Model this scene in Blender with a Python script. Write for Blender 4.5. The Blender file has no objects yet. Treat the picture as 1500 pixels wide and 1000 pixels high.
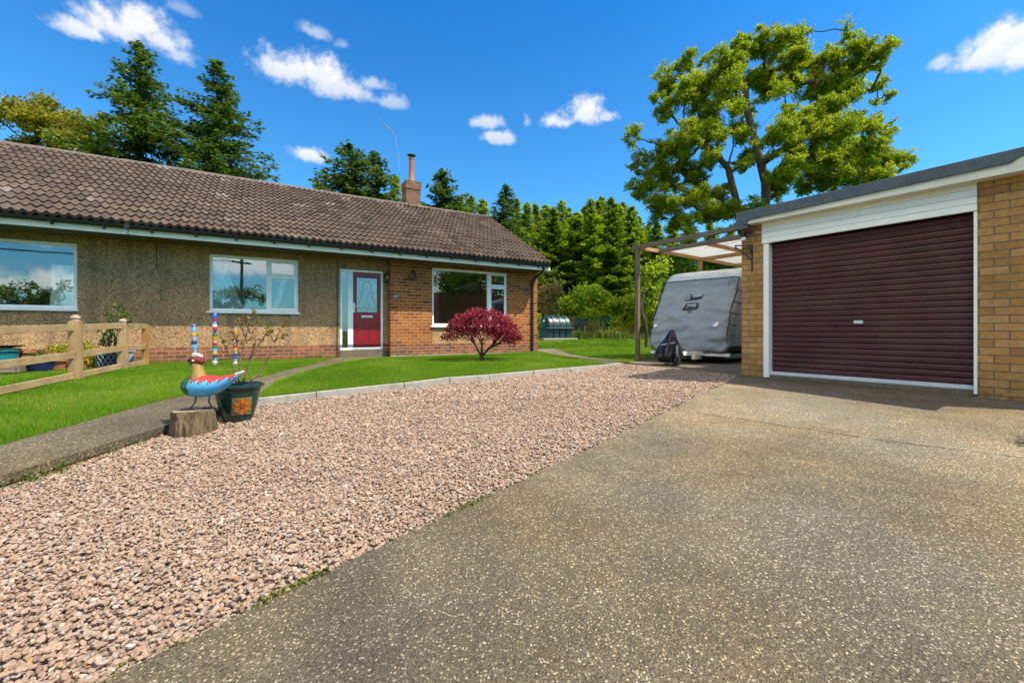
import bpy, bmesh, math, random
import numpy as np
from mathutils import Vector, Matrix, noise as mnoise

# ------------------------------------------------------------------ camera, sky, sun, exposure
sc = bpy.context.scene
COL = sc.collection
R = math.radians
FPX, CX, HY, ZC = 630.0, 750.0, 485.0, 0.70        # photo: focal length in pixels, centre, horizon, eye height
cam = bpy.data.cameras.new('camera'); camo = bpy.data.objects.new('camera', cam); COL.objects.link(camo)
camo.location = (0, 0, ZC); camo.rotation_euler = (R(90), 0, 0)
cam.sensor_width = 36; cam.lens = 36*FPX/1500; cam.shift_y = -15/1500
cam.clip_start = .05; cam.clip_end = 2000
sc.camera = camo
sc.view_settings.view_transform = 'Standard'; sc.view_settings.look = 'None'
sc.view_settings.exposure = 0.8; sc.view_settings.gamma = 1

SUN = Vector((.630, -.211, 1.0)).normalized()
sl = bpy.data.lights.new('sun', 'SUN'); slo = bpy.data.objects.new('sun', sl); COL.objects.link(slo)
sl.energy = 4.4; sl.angle = R(.5); sl.color = (1, .93, .80)
slo.rotation_euler = SUN.to_track_quat('Z', 'Y').to_euler()
slo.location = (20, -3, 40)

world = bpy.data.worlds.new('World'); sc.world = world; world.use_nodes = True
class NT:
    """small helper to write node trees"""
    def __init__(s, tree): s.t = tree; s.n = tree.nodes; s.l = tree.links
    def put(s, inp, v):
        if isinstance(v, bpy.types.NodeSocket): s.l.new(v, inp)
        elif v is not None:
            try: inp.default_value = v
            except Exception: inp.default_value = (*v, 1)
    def math(s, op, a, b=None, c=None, clamp=False):
        n = s.n.new('ShaderNodeMath'); n.operation = op; n.use_clamp = clamp
        s.put(n.inputs[0], a)
        if b is not None: s.put(n.inputs[1], b)
        if c is not None: s.put(n.inputs[2], c)
        return n.outputs[0]
    def vmath(s, op, a, b=None):
        n = s.n.new('ShaderNodeVectorMath'); n.operation = op; s.put(n.inputs[0], a)
        if b is not None: s.put(n.inputs[1], b)
        return n.outputs[0]
    def mix(s, fac, a, b, blend='MIX'):
        n = s.n.new('ShaderNodeMix'); n.data_type = 'RGBA'; n.blend_type = blend
        s.put(n.inputs[0], fac); s.put(n.inputs[6], a if isinstance(a, bpy.types.NodeSocket) else (*a[:3], 1)); s.put(n.inputs[7], b if isinstance(b, bpy.types.NodeSocket) else (*b[:3], 1))
        return n.outputs[2]
    def noise(s, vec, scale, detail=4, rough=.55, out='Fac', dist=0):
        n = s.n.new('ShaderNodeTexNoise'); s.put(n.inputs['Vector'], vec); n.inputs['Scale'].default_value = scale
        n.inputs['Detail'].default_value = detail; n.inputs['Roughness'].default_value = rough; n.inputs['Distortion'].default_value = dist
        return n.outputs[out]
    def voro(s, vec, scale, out='Distance', feature='F1', rnd=1):
        n = s.n.new('ShaderNodeTexVoronoi'); n.feature = feature; s.put(n.inputs['Vector'], vec); n.inputs['Scale'].default_value = scale
        n.inputs['Randomness'].default_value = rnd
        return n.outputs[out]
    def ramp(s, fac, stops, interp='LINEAR'):
        n = s.n.new('ShaderNodeValToRGB'); s.put(n.inputs[0], fac); n.color_ramp.interpolation = interp
        e = n.color_ramp.elements
        while len(e) < len(stops): e.new(.5)
        for k, (p, c) in enumerate(stops):
            e[k].position = p; e[k].color = (*c, 1) if not isinstance(c, (int, float)) else (c, c, c, 1)
        return n.outputs[0]
    def rng(s, v, a, b, c=0, d=1, smooth=False):
        n = s.n.new('ShaderNodeMapRange'); s.put(n.inputs[0], v)
        if smooth: n.interpolation_type = 'SMOOTHSTEP'
        for k, x in enumerate((a, b, c, d)): n.inputs[k+1].default_value = x
        return n.outputs[0]
    def coord(s, which='Object'):
        n = s.n.new('ShaderNodeTexCoord'); return n.outputs[which]
    def sep(s, v):
        n = s.n.new('ShaderNodeSeparateXYZ'); s.put(n.inputs[0], v); return n.outputs
    def comb(s, x, y, z):
        n = s.n.new('ShaderNodeCombineXYZ'); s.put(n.inputs[0], x); s.put(n.inputs[1], y); s.put(n.inputs[2], z); return n.outputs[0]
    def attr(s, name, kind='GEOMETRY'):
        n = s.n.new('ShaderNodeAttribute'); n.attribute_name = name; n.attribute_type = kind; return n
    def bump(s, h, strength=.5, dist=.01, nrm=None):
        n = s.n.new('ShaderNodeBump'); s.put(n.inputs['Height'], h); n.inputs['Strength'].default_value = strength
        n.inputs['Distance'].default_value = dist
        if nrm is not None: s.put(n.inputs['Normal'], nrm)
        return n.outputs[0]

w = NT(world.node_tree)
sky = w.n.new('ShaderNodeTexSky'); sky.sky_type = 'NISHITA'; sky.sun_disc = False
sky.sun_elevation = math.asin(SUN.z); sky.sun_rotation = math.atan2(SUN.x, SUN.y); sky.air_density = 1.0; sky.dust_density = .4; sky.ozone_density = 3.0
dirn = w.coord('Generated')
sx, sy, sz = w.sep(dirn)
az = w.math('ARCTAN2', sx, sy); el = w.math('ARCSINE', sz)
skyc = w.vmath('MULTIPLY', sky.outputs[0], w.mix(w.rng(el, .08, .68, 0, 1), (.52, 1.13, 1.28), (.13, .82, 1.40)))
# fair-weather clouds: (azimuth, elevation, half width, half height) in radians, before and behind the viewer; the high unseen deck is added fill
def pdir(x, y): 
    v = Vector(((x-CX)/FPX, 1, (HY-y)/FPX)).normalized(); return math.atan2(v.x, v.y), math.asin(v.z)
CL = [(118, 46, 52, 18, .95), (170, 44, 62, 32, 1), (205, 36, 56, 34, 1), (240, 62, 46, 28, .95), (262, 84, 36, 20, .7), (425, 104, 60, 30, 1), (468, 110, 56, 32, 1), (505, 132, 52, 22, .9), (545, 124, 30, 12, .7), (568, 151, 34, 14, .6), (462, 49, 34, 13, .6), (502, 66, 18, 10, .4),
      (455, 229, 34, 13, .95), (712, 180, 30, 13, .8), (732, 203, 34, 11, .8), (820, 180, 40, 18, .95), (858, 170, 42, 26, 1), (890, 172, 26, 12, .8), (771, 180, 10, 12, .5), (1440, 86, 54, 28, 1), (1475, 66, 42, 32, 1), (1505, 84, 40, 26, 1), (1378, 94, 20, 14, .7), (270, 15, 30, 12, .4)]
clouds = []
for x, y, hw, hh, d in CL:
    hw *= 1.42; hh *= 1.42
    a, e = pdir(x, y); cw = FPX*math.sqrt(1+((x-CX)/FPX)**2+((HY-y)/FPX)**2)
    clouds.append((a, e, hw/cw*math.cos(math.atan((x-CX)/FPX))**.5, hh/cw, d))
rc = random.Random(5)
for k in range(14): clouds.append(((math.pi+rc.uniform(-1.5, 1.5)+math.pi) % (2*math.pi)-math.pi, rc.uniform(.06, .6), rc.uniform(.15, .35), rc.uniform(.05, .11), rc.uniform(.6, 1)))
clouds += [(2.62, .13, .30, .07, .5), (2.9, .16, .3, .06, .45), (3.05, .07, .4, .05, .5), (2.74, .24, .3, .07, .5), (-3.0, .12, .3, .06, .5), (2.2, .1, .3, .06, .5)]
clouds += [(2.5, .85, 1.1, .50, 1), (-2.35, .72, 1.15, .55, 1), (-2.9, .55, .8, .3, 1), (-.6, 1.25, 2.4, .22, 1), (1.9, .75, .5, .25, .9)]  # high cloud deck out of view, added to lift the shade with neutral light
n1 = w.noise(dirn, 14, 8, .6); n2 = w.noise(dirn, 40, 6, .62)
puff = w.math('ADD', w.math('MULTIPLY', w.math('SUBTRACT', n1, .5), 1.5), w.math('MULTIPLY', w.math('SUBTRACT', n2, .5), 1.0))
dens = None; lowr = None
for a, e, hw, hh, d in clouds:
    u = w.math('DIVIDE', w.math('SUBTRACT', az, a), hw); v = w.math('DIVIDE', w.math('SUBTRACT', el, e), hh)
    vb = w.math('MULTIPLY', v, w.math('ADD', 1.0, w.math('MULTIPLY', w.math('LESS_THAN', v, 0), .55)))
    r2 = w.math('SQRT', w.math('ADD', w.math('MULTIPLY', u, u), w.math('MULTIPLY', vb, vb)))
    m = w.math('ADD', w.math('SUBTRACT', 1.0, r2), puff)
    m = w.math('MULTIPLY', w.rng(m, .22, .80, 0, 1, True), d)
    sh = w.math('MULTIPLY', m, w.rng(v, -.7, .5))
    dens = m if dens is None else w.math('MAXIMUM', dens, m)
    lowr = sh if lowr is None else w.math('MAXIMUM', lowr, sh)
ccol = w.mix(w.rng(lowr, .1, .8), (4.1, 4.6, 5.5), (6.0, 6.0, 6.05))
back = w.rng(sy, .15, -.45, 1.0, 4.4, True)  # clouds behind the viewer boosted as an added fill source
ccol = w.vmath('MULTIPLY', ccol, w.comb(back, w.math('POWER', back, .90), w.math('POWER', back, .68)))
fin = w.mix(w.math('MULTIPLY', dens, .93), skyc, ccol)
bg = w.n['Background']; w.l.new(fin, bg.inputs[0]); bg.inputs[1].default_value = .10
world.cycles.sampling_method = 'MANUAL'; world.cycles.sample_map_resolution = 512

# ------------------------------------------------------------------ ground shape
def G(x, y):
    """height of the ground: the drive falls away towards the viewer, the garden rises at the back"""
    z = -.046*max(0, 6.3-(y+.2*x))
    if y > 13: z += .031*min(10, y-13)
    return z
def at(px, py, Y):
    return Vector(((px-CX)/FPX*Y, Y, ZC+(HY-py)/FPX*Y))

# ------------------------------------------------------------------ objects
def tag(o, label=None, cat=None, group=None, kind=None):
    if label: o['label'] = label
    if cat: o['category'] = cat
    if group: o['group'] = group
    if kind: o['kind'] = kind
    return o
def thing(name, label, cat, loc=(0, 0, 0), rz=0, group=None, kind=None):
    o = bpy.data.objects.new(name, None); COL.objects.link(o); o.empty_display_size = .2
    o.location = loc; o.rotation_euler = (0, 0, rz)
    return tag(o, label, cat, group, kind)
def copy_tree(o, parent=None):
    c = o.copy(); COL.objects.link(c)
    if parent: c.parent = parent
    for ch in o.children: copy_tree(ch, c)
    return c

class MB:
    def __init__(s): s.v = []; s.f = []; s.m = []
    def add(s, vs, fs, mi=0):
        b = len(s.v); s.v += [tuple(p) for p in vs]; s.f += [tuple(i+b for i in f) for f in fs]; s.m += [mi]*len(fs); return s
    def quad(s, a, b, c, d, mi=0): return s.add([a, b, c, d], [(0, 1, 2, 3)], mi)
    def box(s, x0, x1, y0, y1, z0, z1, mi=0, M=None):
        vs = [Vector((x, y, z)) for z in (z0, z1) for y in (y0, y1) for x in (x0, x1)]
        if M is not None: vs = [M @ p for p in vs]
        return s.add(vs, [(0, 2, 3, 1), (4, 5, 7, 6), (0, 1, 5, 4), (2, 6, 7, 3), (0, 4, 6, 2), (1, 3, 7, 5)], mi)
    def bar(s, a, b, wx, wy, up=(0, 0, 1), mi=0):
        a = Vector(a); b = Vector(b); d = (b-a); L = d.length; d.normalize()
        x = d.cross(Vector(up))
        if x.length < 1e-4: x = Vector((1, 0, 0))
        x.normalize(); y = x.cross(d)
        M = Matrix((x, y, d)).transposed().to_4x4(); M.translation = a
        return s.box(-wx/2, wx/2, -wy/2, wy/2, 0, L, mi, M)
    def tube(s, pts, rad, n=8, mi=0, caps=True):
        pts = [Vector(p) for p in pts]; k = len(pts); rs = rad if hasattr(rad, '__len__') else [rad]*k
        vs = []; ref = None
        for i, p in enumerate(pts):
            d = (pts[min(i+1, k-1)]-pts[max(i-1, 0)]).normalized()
            if ref is None: ref = Vector((1, 0, 0)) if abs(d.x) < .8 else Vector((0, 1, 0))
            x = (ref-d*ref.dot(d)).normalized(); y = d.cross(x); ref = x
            for j in range(n):
                a = 2*math.pi*j/n; vs.append(p+(x*math.cos(a)+y*math.sin(a))*rs[i])
        fs = [(i*n+j, i*n+(j+1) % n, (i+1)*n+(j+1) % n, (i+1)*n+j) for i in range(k-1) for j in range(n)]
        if caps: fs += [tuple(reversed(range(n))), tuple(range((k-1)*n, k*n))]
        return s.add(vs, fs, mi)
    def lathe(s, prof, n=24, c=(0, 0, 0), mi=0, sx=1, sy=1, wob=None):
        vs = []; fs = []; k = len(prof)
        for r, z in prof:
            for j in range(n):
                a = 2*math.pi*j/n; q = wob(a, z) if wob else 1
                vs.append((c[0]+r*sx*q*math.cos(a), c[1]+r*sy*q*math.sin(a), c[2]+z))
        fs = [(i*n+j, i*n+(j+1) % n, (i+1)*n+(j+1) % n, (i+1)*n+j) for i in range(k-1) for j in range(n)]
        if prof[0][0] > 1e-5: fs.append(tuple(reversed(range(n))))
        if prof[-1][0] > 1e-5: fs.append(tuple(range((k-1)*n, k*n)))
        return s.add(vs, fs, mi)
    def prism(s, poly, y0, y1, mi=0):
        """polygon in x,z extruded along y"""
        n = len(poly)
        vs = [(x, y0, z) for x, z in poly]+[(x, y1, z) for x, z in poly]
        return s.add(vs, [tuple(range(n)), tuple(reversed(range(n, 2*n)))]+[(i, i+n, (i+1) % n+n, (i+1) % n) for i in range(n)], mi)
    def build(s, name, mat, parent=None, smooth=False, bevel=0, seg=2, angle=35):
        me = bpy.data.meshes.new(name); me.from_pydata([tuple(p) for p in s.v], [], s.f)
        mats = mat if isinstance(mat, (list, tuple)) else [mat]
        for q in mats: me.materials.append(q)
        if len(mats) > 1: me.polygons.foreach_set('material_index', s.m)
        bm = bmesh.new(); bm.from_mesh(me); bmesh.ops.recalc_face_normals(bm, faces=bm.faces); bm.to_mesh(me); bm.free()
        if smooth:
            me.polygons.foreach_set('use_smooth', [True]*len(me.polygons))
            if smooth != 'all': me.set_sharp_from_angle(angle=R(angle))
        o = bpy.data.objects.new(name, me); COL.objects.link(o)
        if parent: o.parent = parent
        if bevel:
            b = o.modifiers.new('bevel', 'BEVEL'); b.width = bevel; b.segments = seg; b.limit_method = 'ANGLE'; b.angle_limit = R(40)
        return o
def np_mesh(name, verts, faces, mat, parent=None, attrs=None, smooth=False):
    """verts (n,3), faces (m,k) all of one size; attrs: {name: per-face values}"""
    me = bpy.data.meshes.new(name); nf, k = faces.shape
    me.vertices.add(len(verts)); me.vertices.foreach_set('co', np.ascontiguousarray(verts, np.float32).ravel())
    me.loops.add(nf*k); me.loops.foreach_set('vertex_index', np.ascontiguousarray(faces, np.int32).ravel())
    me.polygons.add(nf); me.polygons.foreach_set('loop_start', np.arange(nf, dtype=np.int32)*k)
    me.update(calc_edges=True)
    if smooth: me.polygons.foreach_set('use_smooth', np.ones(nf, bool))
    for a, val in (attrs or {}).items():
        at_ = me.attributes.new(a, 'FLOAT', 'FACE'); at_.data.foreach_set('value', np.ascontiguousarray(val, np.float32))
    me.materials.append(mat)
    o = bpy.data.objects.new(name, me); COL.objects.link(o)
    if parent: o.parent = parent
    return o

# ------------------------------------------------------------------ materials
def new_mat(name):
    m = bpy.data.materials.new(name); m.use_nodes = True
    t = NT(m.node_tree); b = m.node_tree.nodes['Principled BSDF']
    return m, t, b
def paint(name, col, rough=.5, var=.12, scale=6, bump=0, bscale=60, metal=0, spec=.5, dirt=0, coat=0):
    m, t, b = new_mat(name); c = t.coord()
    n = t.noise(c, scale, 6, .6)
    f = t.rng(n, .25, .75, 1-var, 1+var)
    cc = t.vmath('MULTIPLY', col, t.comb(f, f, f))
    if dirt:
        d = t.rng(t.noise(c, 2.3, 8, .7), .45, .8, 0, dirt)
        cc = t.mix(d, cc, (.12, .10, .07))
    t.put(b.inputs['Base Color'], cc); b.inputs['Roughness'].default_value = rough
    t.put(b.inputs['Roughness'], t.rng(t.noise(c, scale*3, 4), .3, .7, max(.03, rough-.08), min(1, rough+.1)))
    b.inputs['Metallic'].default_value = metal; b.inputs['Specular IOR Level'].default_value = spec
    b.inputs['Coat Weight'].default_value = coat
    if bump: t.put(b.inputs['Normal'], t.bump(t.noise(c, bscale, 5, .6), bump, .01))
    return m
def brick_mat(name, stops, mortar, moss=None, lw=.225, row=.0875, soot=.0):
    m, t, b = new_mat(name); c = t.coord(); x, y, z = t.sep(c)
    vec = t.comb(t.math('ADD', x, y), z, 0)
    wob = t.noise(c, 9, 3); vec = t.vmath('ADD', vec, t.vmath('MULTIPLY', t.vmath('SUBTRACT', t.noise(c, 7, 3, .5, 'Color'), (.5, .5, .5)), (.009, .009, 0)))
    n = t.n.new('ShaderNodeTexBrick'); t.put(n.inputs['Vector'], vec); n.inputs['Scale'].default_value = 1
    n.inputs['Brick Width'].default_value = lw; n.inputs['Row Height'].default_value = row; n.inputs['Mortar Size'].default_value = .0062
    n.inputs['Mortar Smooth'].default_value = .15; n.inputs['Bias'].default_value = 0
    n.inputs['Color1'].default_value = (0, 0, 0, 1); n.inputs['Color2'].default_value = (1, 1, 1, 1); n.inputs['Mortar'].default_value = (.5, .5, .5, 1)
    bc = t.ramp(n.outputs['Color'], stops)
    f = t.rng(t.noise(c, 22, 7, .65), .25, .75, .72, 1.25); bc = t.vmath('MULTIPLY', bc, t.comb(f, f, f))
    st = t.rng(t.noise(c, 1.1, 6, .6), .35, .7, .82, 1.12); bc = t.vmath('MULTIPLY', bc, t.comb(st, st, st))
    spk = t.math('GREATER_THAN', t.noise(c, 130, 2), .68); bc = t.mix(t.math('MULTIPLY', spk, .5), bc, (.06, .04, .03))
    mc = t.vmath('MULTIPLY', mortar, t.comb(f, f, f))
    cc = t.mix(n.outputs['Fac'], bc, mc)
    eff = t.math('GREATER_THAN', t.noise(c, 3.1, 9, .75), .70); cc = t.mix(t.math('MULTIPLY', eff, .25), cc, (.5, .45, .38))
    if moss:
        k = t.math('MULTIPLY', t.rng(z, moss, 0, 0, 1), t.rng(t.noise(c, 6, 6, .7), .4, .65)); cc = t.mix(t.math('MULTIPLY', k, .75, clamp=True), cc, (.05, .06, .02))
    t.put(b.inputs['Base Color'], cc); b.inputs['Roughness'].default_value = .9; b.inputs['Specular IOR Level'].default_value = .25
    h = t.math('ADD', t.math('MULTIPLY', n.outputs['Fac'], -1.0), t.math('MULTIPLY', t.noise(c, 70, 5, .6), .45))
    t.put(b.inputs['Normal'], t.bump(h, .8, .009))
    return m
def leaf_mat(name, stops, trans=.35, rough=.5, spec=.3):
    m, t, b = new_mat(name); a = t.attr('var').outputs['Fac']
    col = t.ramp(a, stops); t.put(b.inputs['Base Color'], col); b.inputs['Roughness'].default_value = rough; b.inputs['Specular IOR Level'].default_value = spec
    tr = t.n.new('ShaderNodeBsdfTranslucent'); t.put(tr.inputs[0], t.vmath('MULTIPLY', col, (1.15, 1.2, .7)))
    mx = t.n.new('ShaderNodeMixShader'); mx.inputs[0].default_value = trans
    t.l.new(b.outputs[0], mx.inputs[1]); t.l.new(tr.outputs[0], mx.inputs[2]); t.l.new(mx.outputs[0], t.n['Material Output'].inputs[0])
    return m
def wood_mat(name, c1, c2, axis='z', rough=.75, knots=True, grey=0):
    m, t, b = new_mat(name); c = t.coord(); sc_ = {'x': (1.5, 26, 26), 'y': (26, 1.5, 26), 'z': (26, 26, 1.5)}[axis]
    v = t.vmath('MULTIPLY', c, sc_); n = t.noise(v, 1, 6, .6, dist=.6); big = t.noise(c, 3, 4)
    col = t.mix(t.rng(n, .3, .7), c1, c2); f = t.rng(big, .3, .7, .78, 1.18); col = t.vmath('MULTIPLY', col, t.comb(f, f, f))
    if grey: col = t.mix(t.rng(t.noise(c, 4, 6, .7), .4, .7, 0, grey), col, (.2, .19, .17))
    if knots:
        k = t.voro(t.vmath('MULTIPLY', c, tuple(4 if q > 2 else 2 for q in sc_)), 1.4); col = t.mix(t.rng(k, .05, .13, .7, 0), col, (.10, .055, .02))
    t.put(b.inputs['Base Color'], col); b.inputs['Roughness'].default_value = rough; b.inputs['Specular IOR Level'].default_value = .25
    t.put(b.inputs['Normal'], t.bump(n, .35, .004))
    return m
def bark_mat(name, c1, c2):
    m, t, b = new_mat(name); c = t.coord(); n = t.noise(t.vmath('MULTIPLY', c, (9, 9, 2)), 1.5, 7, .65)
    t.put(b.inputs['Base Color'], t.mix(t.rng(n, .3, .7), c1, c2)); b.inputs['Roughness'].default_value = .95; b.inputs['Specular IOR Level'].default_value = .15
    t.put(b.inputs['Normal'], t.bump(n, 1, .03)); return m

M = {}
M['brick_house'] = brick_mat('warm_brick', [(0, (.17, .055, .020)), (.2, (.28, .088, .026)), (.5, (.345, .112, .031)), (.75, (.39, .135, .038)), (.9, (.30, .085, .03)), (1, (.11, .045, .024))], (.52, .33, .16), .45)
M['brick_plinth'] = brick_mat('red_brick', [(0, (.14, .055, .03)), (.4, (.25, .085, .045)), (.8, (.33, .12, .06)), (1, (.10, .05, .035))], (.40, .31, .21), .25)
M['brick_garage'] = brick_mat('buff_brick', [(0, (.36, .185, .060)), (.3, (.43, .225, .072)), (.65, (.46, .25, .085)), (.9, (.50, .285, .105)), (.98, (.42, .18, .075)), (1, (.35, .14, .085))], (.16, .13, .088), .3)
M['brick_chimney'] = brick_mat('sooty_brick', [(0, (.12, .065, .04)), (.5, (.19, .10, .055)), (1, (.24, .13, .07))], (.2, .16, .11))
# pebble dash render
m, t, b = new_mat('pebbledash'); c = t.coord(); M['render'] = m
vn = t.n.new('ShaderNodeTexVoronoi'); t.put(vn.inputs['Vector'], c); vn.inputs['Scale'].default_value = 74
peb = t.ramp(t.sep(vn.outputs['Color'])[0], [(0, (.16, .090, .042)), (.3, (.41, .235, .112)), (.6, (.56, .335, .168)), (.85, (.65, .415, .22)), (1, (.74, .55, .35))])
f = t.rng(t.noise(c, 1.3, 7, .65), .3, .7, .72, 1.15); x, y, z = t.sep(c)
cr = t.voro(t.vmath('MULTIPLY', c, (1, 1, .35)), 1.1, 'Distance', 'DISTANCE_TO_EDGE')
col = t.vmath('MULTIPLY', peb, t.comb(f, f, f))
run = t.rng(t.noise(t.vmath('MULTIPLY', c, (5, 5, .4)), 1, 6, .65), .48, .72, 0, .6); col = t.mix(run, col, (.13, .105, .06))
t.put(b.inputs['Base Color'], col); b.inputs['Roughness'].default_value = .95; b.inputs['Specular IOR Level'].default_value = .15
t.put(b.inputs['Normal'], t.bump(t.math('ADD', t.math('MULTIPLY', vn.outputs['Distance'], -1), t.math('MULTIPLY', t.noise(c, 25, 4), .5)), 1, .018))
# roof tile
m, t, b = new_mat('concrete_tile'); c = t.coord(); M['tile'] = m; a = t.attr('var').outputs['Fac']
col = t.ramp(a, [(0, (.058, .036, .024)), (.35, (.088, .058, .039)), (.7, (.108, .073, .050)), (.94, (.135, .094, .067)), (1, (.19, .15, .125))])
f = t.rng(t.noise(c, 30, 7, .7), .25, .75, .7, 1.3); col = t.vmath('MULTIPLY', col, t.comb(f, f, f))
li = t.math('GREATER_THAN', t.noise(c, 11, 9, .75), .66); col = t.mix(t.math('MULTIPLY', li, .4), col, (.20, .18, .12))
li = t.rng(t.noise(c, .9, 6, .65), .5, .75, 0, .5); col = t.mix(li, col, (.065, .052, .04))
t.put(b.inputs['Base Color'], col); b.inputs['Roughness'].default_value = .85; b.inputs['Specular IOR Level'].default_value = .3
t.put(b.inputs['Normal'], t.bump(t.noise(c, 90, 5, .65), .5, .006))
# exposed aggregate concrete
def concrete(name, base, light, scale=75, blotch=True, moss=.0):
    m, t, b = new_mat(name); c = t.coord()
    vn = t.n.new('ShaderNodeTexVoronoi'); t.put(vn.inputs['Vector'], t.vmath('ADD', c, t.vmath('MULTIPLY', t.noise(c, 30, 3, .5, 'Color'), (.02, .02, .02)))); vn.inputs['Scale'].default_value = scale
    rc_ = t.sep(vn.outputs['Color'])
    k = t.math('MULTIPLY', t.math('GREATER_THAN', rc_[0], .60), t.rng(vn.outputs['Distance'], .25, .5, 1, 0))
    v2 = t.n.new('ShaderNodeTexVoronoi'); t.put(v2.inputs['Vector'], c); v2.inputs['Scale'].default_value = scale*2.1; r2 = t.sep(v2.outputs['Color'])
    g = t.ramp(r2[1], [(0, tuple(q*.55 for q in base)), (.5, base), (1, tuple(q*1.5 for q in base))])
    col = t.mix(t.math('MULTIPLY', k, .85), g, t.ramp(rc_[1], [(0, tuple(q*.6 for q in light)), (.6, light), (1, tuple(min(.7, q*1.5) for q in light))]))
    f = t.rng(t.noise(c, .55, 8, .62), .3, .7, .62, 1.30); f2 = t.rng(t.noise(c, 3.5, 7, .65), .25, .75, .8, 1.2)
    f = t.math('MULTIPLY', f, f2)
    if name.startswith('drive'):
        wd = t.n.new('ShaderNodeVectorMath'); wd.operation = 'DISTANCE'; t.l.new(t.vmath('MULTIPLY', c, (1, 1, 0)), wd.inputs[0]); wd.inputs[1].default_value = (2.5, 4.1, 0)
        wear = t.math('ADD', wd.outputs['Value'], t.math('MULTIPLY', t.math('SUBTRACT', t.noise(c, .9, 5), .5), 2.2)); f = t.math('MULTIPLY', f, t.rng(wear, .6, 3.2, 1.32, .84, True))
    tint = t.mix(t.rng(t.noise(c, .8, 5), .35, .65), (.95, .97, 1.0), (1.12, 1.0, .82))
    col = t.vmath('MULTIPLY', t.vmath('MULTIPLY', col, t.comb(f, f, f)), tint)
    dk = t.math('GREATER_THAN', t.noise(c, 38, 3, .5), .71); col = t.mix(t.math('MULTIPLY', dk, .6), col, (.03, .026, .02))
    if name.startswith('drive'):
        st_ = t.rng(t.noise(t.vmath('ADD', c, (3.7, 1.2, 0)), .75, 7, .6), .58, .72, 0, .26); col = t.mix(st_, col, (.055, .045, .032)); tr_ = t.rng(t.noise(t.vmath('MULTIPLY', c, (1, 1, 1)), 7, 8, .8), .60, .74, 0, .5); col = t.mix(tr_, col, (.30, .25, .17))
    if moss: col = t.mix(t.math('MULTIPLY', t.rng(t.noise(c, 5, 8, .75), .58, .7), moss), col, (.07, .085, .025))
    t.put(b.inputs['Base Color'], col); b.inputs['Roughness'].default_value = .9; b.inputs['Specular IOR Level'].default_value = .3
    h = t.math('ADD', t.math('MULTIPLY', vn.outputs['Distance'], -.7), t.math('ADD', t.math('MULTIPLY', v2.outputs['Distance'], -.5), t.math('MULTIPLY', t.noise(c, 18, 5), .6)))
    t.put(b.inputs['Normal'], t.bump(h, .75, .009)); return m
M['drive'] = concrete('drive_concrete', (.134, .108, .070), (.47, .395, .28), 98)
M['path'] = concrete('path_concrete', (.098, .080, .05), (.29, .245, .17), 60, moss=.5)
M['slab'] = concrete('slab_concrete', (.15, .125, .085), (.30, .25, .18), 60, moss=.3)
M['kerb'] = paint('kerb_concrete', (.34, .31, .265), .9, .2, 12, .5, 120, dirt=.5)
# stones
m, t, b = new_mat('gravel_stone'); M['stone'] = m
oi = t.n.new('ShaderNodeObjectInfo'); rr = oi.outputs['Random']; c = t.coord()
col = t.ramp(rr, [(0, (.15, .10, .072)), (.06, (.24, .155, .108)), (.22, (.33, .22, .155)), (.38, (.29, .195, .138)), (.5, (.375, .258, .185)), (.62, (.33, .23, .165)), (.76, (.41, .30, .222)), (.83, (.29, .24, .20)), (.90, (.36, .295, .24)), (.935, (.31, .18, .085)), (.97, (.40, .31, .235)), (1, (.48, .41, .335))])
f = t.rng(t.noise(t.vmath('ADD', c, t.comb(t.math('MULTIPLY', rr, 77), 0, 0)), 2.2, 6, .65), .25, .75, .82, 1.27); col = t.vmath('MULTIPLY', col, t.comb(f, f, f))
t.put(b.inputs['Base Color'], col); b.inputs['Roughness'].default_value = .8; b.inputs['Specular IOR Level'].default_value = .3
t.put(b.inputs['Normal'], t.bump(t.noise(c, 5, 5, .6), .35, .15))
M['gravel_bed'] = paint('gravel_bed', (.27, .19, .137), .95, .4, 40, 1, 60)
M['soil'] = paint('soil', (.06, .045, .03), .95, .4, 20, 1, 40)
m, t, b = new_mat('turf'); c = t.coord(); M['turf'] = m
g = t.mix(t.rng(t.noise(c, 2.2, 7, .65), .35, .65), (.055, .125, .006), (.10, .185, .009)); g = t.mix(t.rng(t.noise(c, 60, 5, .7), .35, .7), t.vmath('MULTIPLY', g, (.45, .5, .5)), g)
t.put(b.inputs['Base Color'], g); b.inputs['Roughness'].default_value = .9; b.inputs['Specular IOR Level'].default_value = .1
t.put(b.inputs['Normal'], t.bump(t.noise(c, 80, 5, .7), 1, .03))
M['grass'] = leaf_mat('grass_blade', [(0, (.070, .175, .004)), (.45, (.15, .30, .008)), (.8, (.25, .36, .015)), (1, (.42, .36, .11))], .42, .5, .3)
M['white'] = paint('white_upvc', (.86, .85, .81), .35, .03, 5, dirt=.08)
M['fascia'] = paint('fascia_paint', (.72, .69, .58), .5, .08, 3, dirt=.2)
M['soffit'] = paint('soffit_board', (.10, .072, .035), .8, .2, 4)  # brown board, colour deepened to carry the shade under the eaves
M['black'] = paint('black_plastic', (.012, .012, .013), .4, .3, 8)
M['lead'] = paint('lead_flashing', (.30, .31, .32), .5, .25, 9, .3, 30)
M['felt'] = paint('mineral_felt', (.105, .125, .145), .95, .25, 14, .8, 160, dirt=.15)
M['door_red'] = paint('door_red', (.23, .005, .010), .32, .12, 7, .05, 90)
M['maroon'] = paint('maroon_door', (.074, .014, .016), .46, .22, 3, .04, 70, dirt=.4)
M['steel'] = paint('steel', (.55, .55, .55), .3, .15, 20, metal=1)
M['alu'] = paint('aluminium_rail', (.62, .63, .64), .45, .12, 9, metal=.3, dirt=.2)
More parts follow.
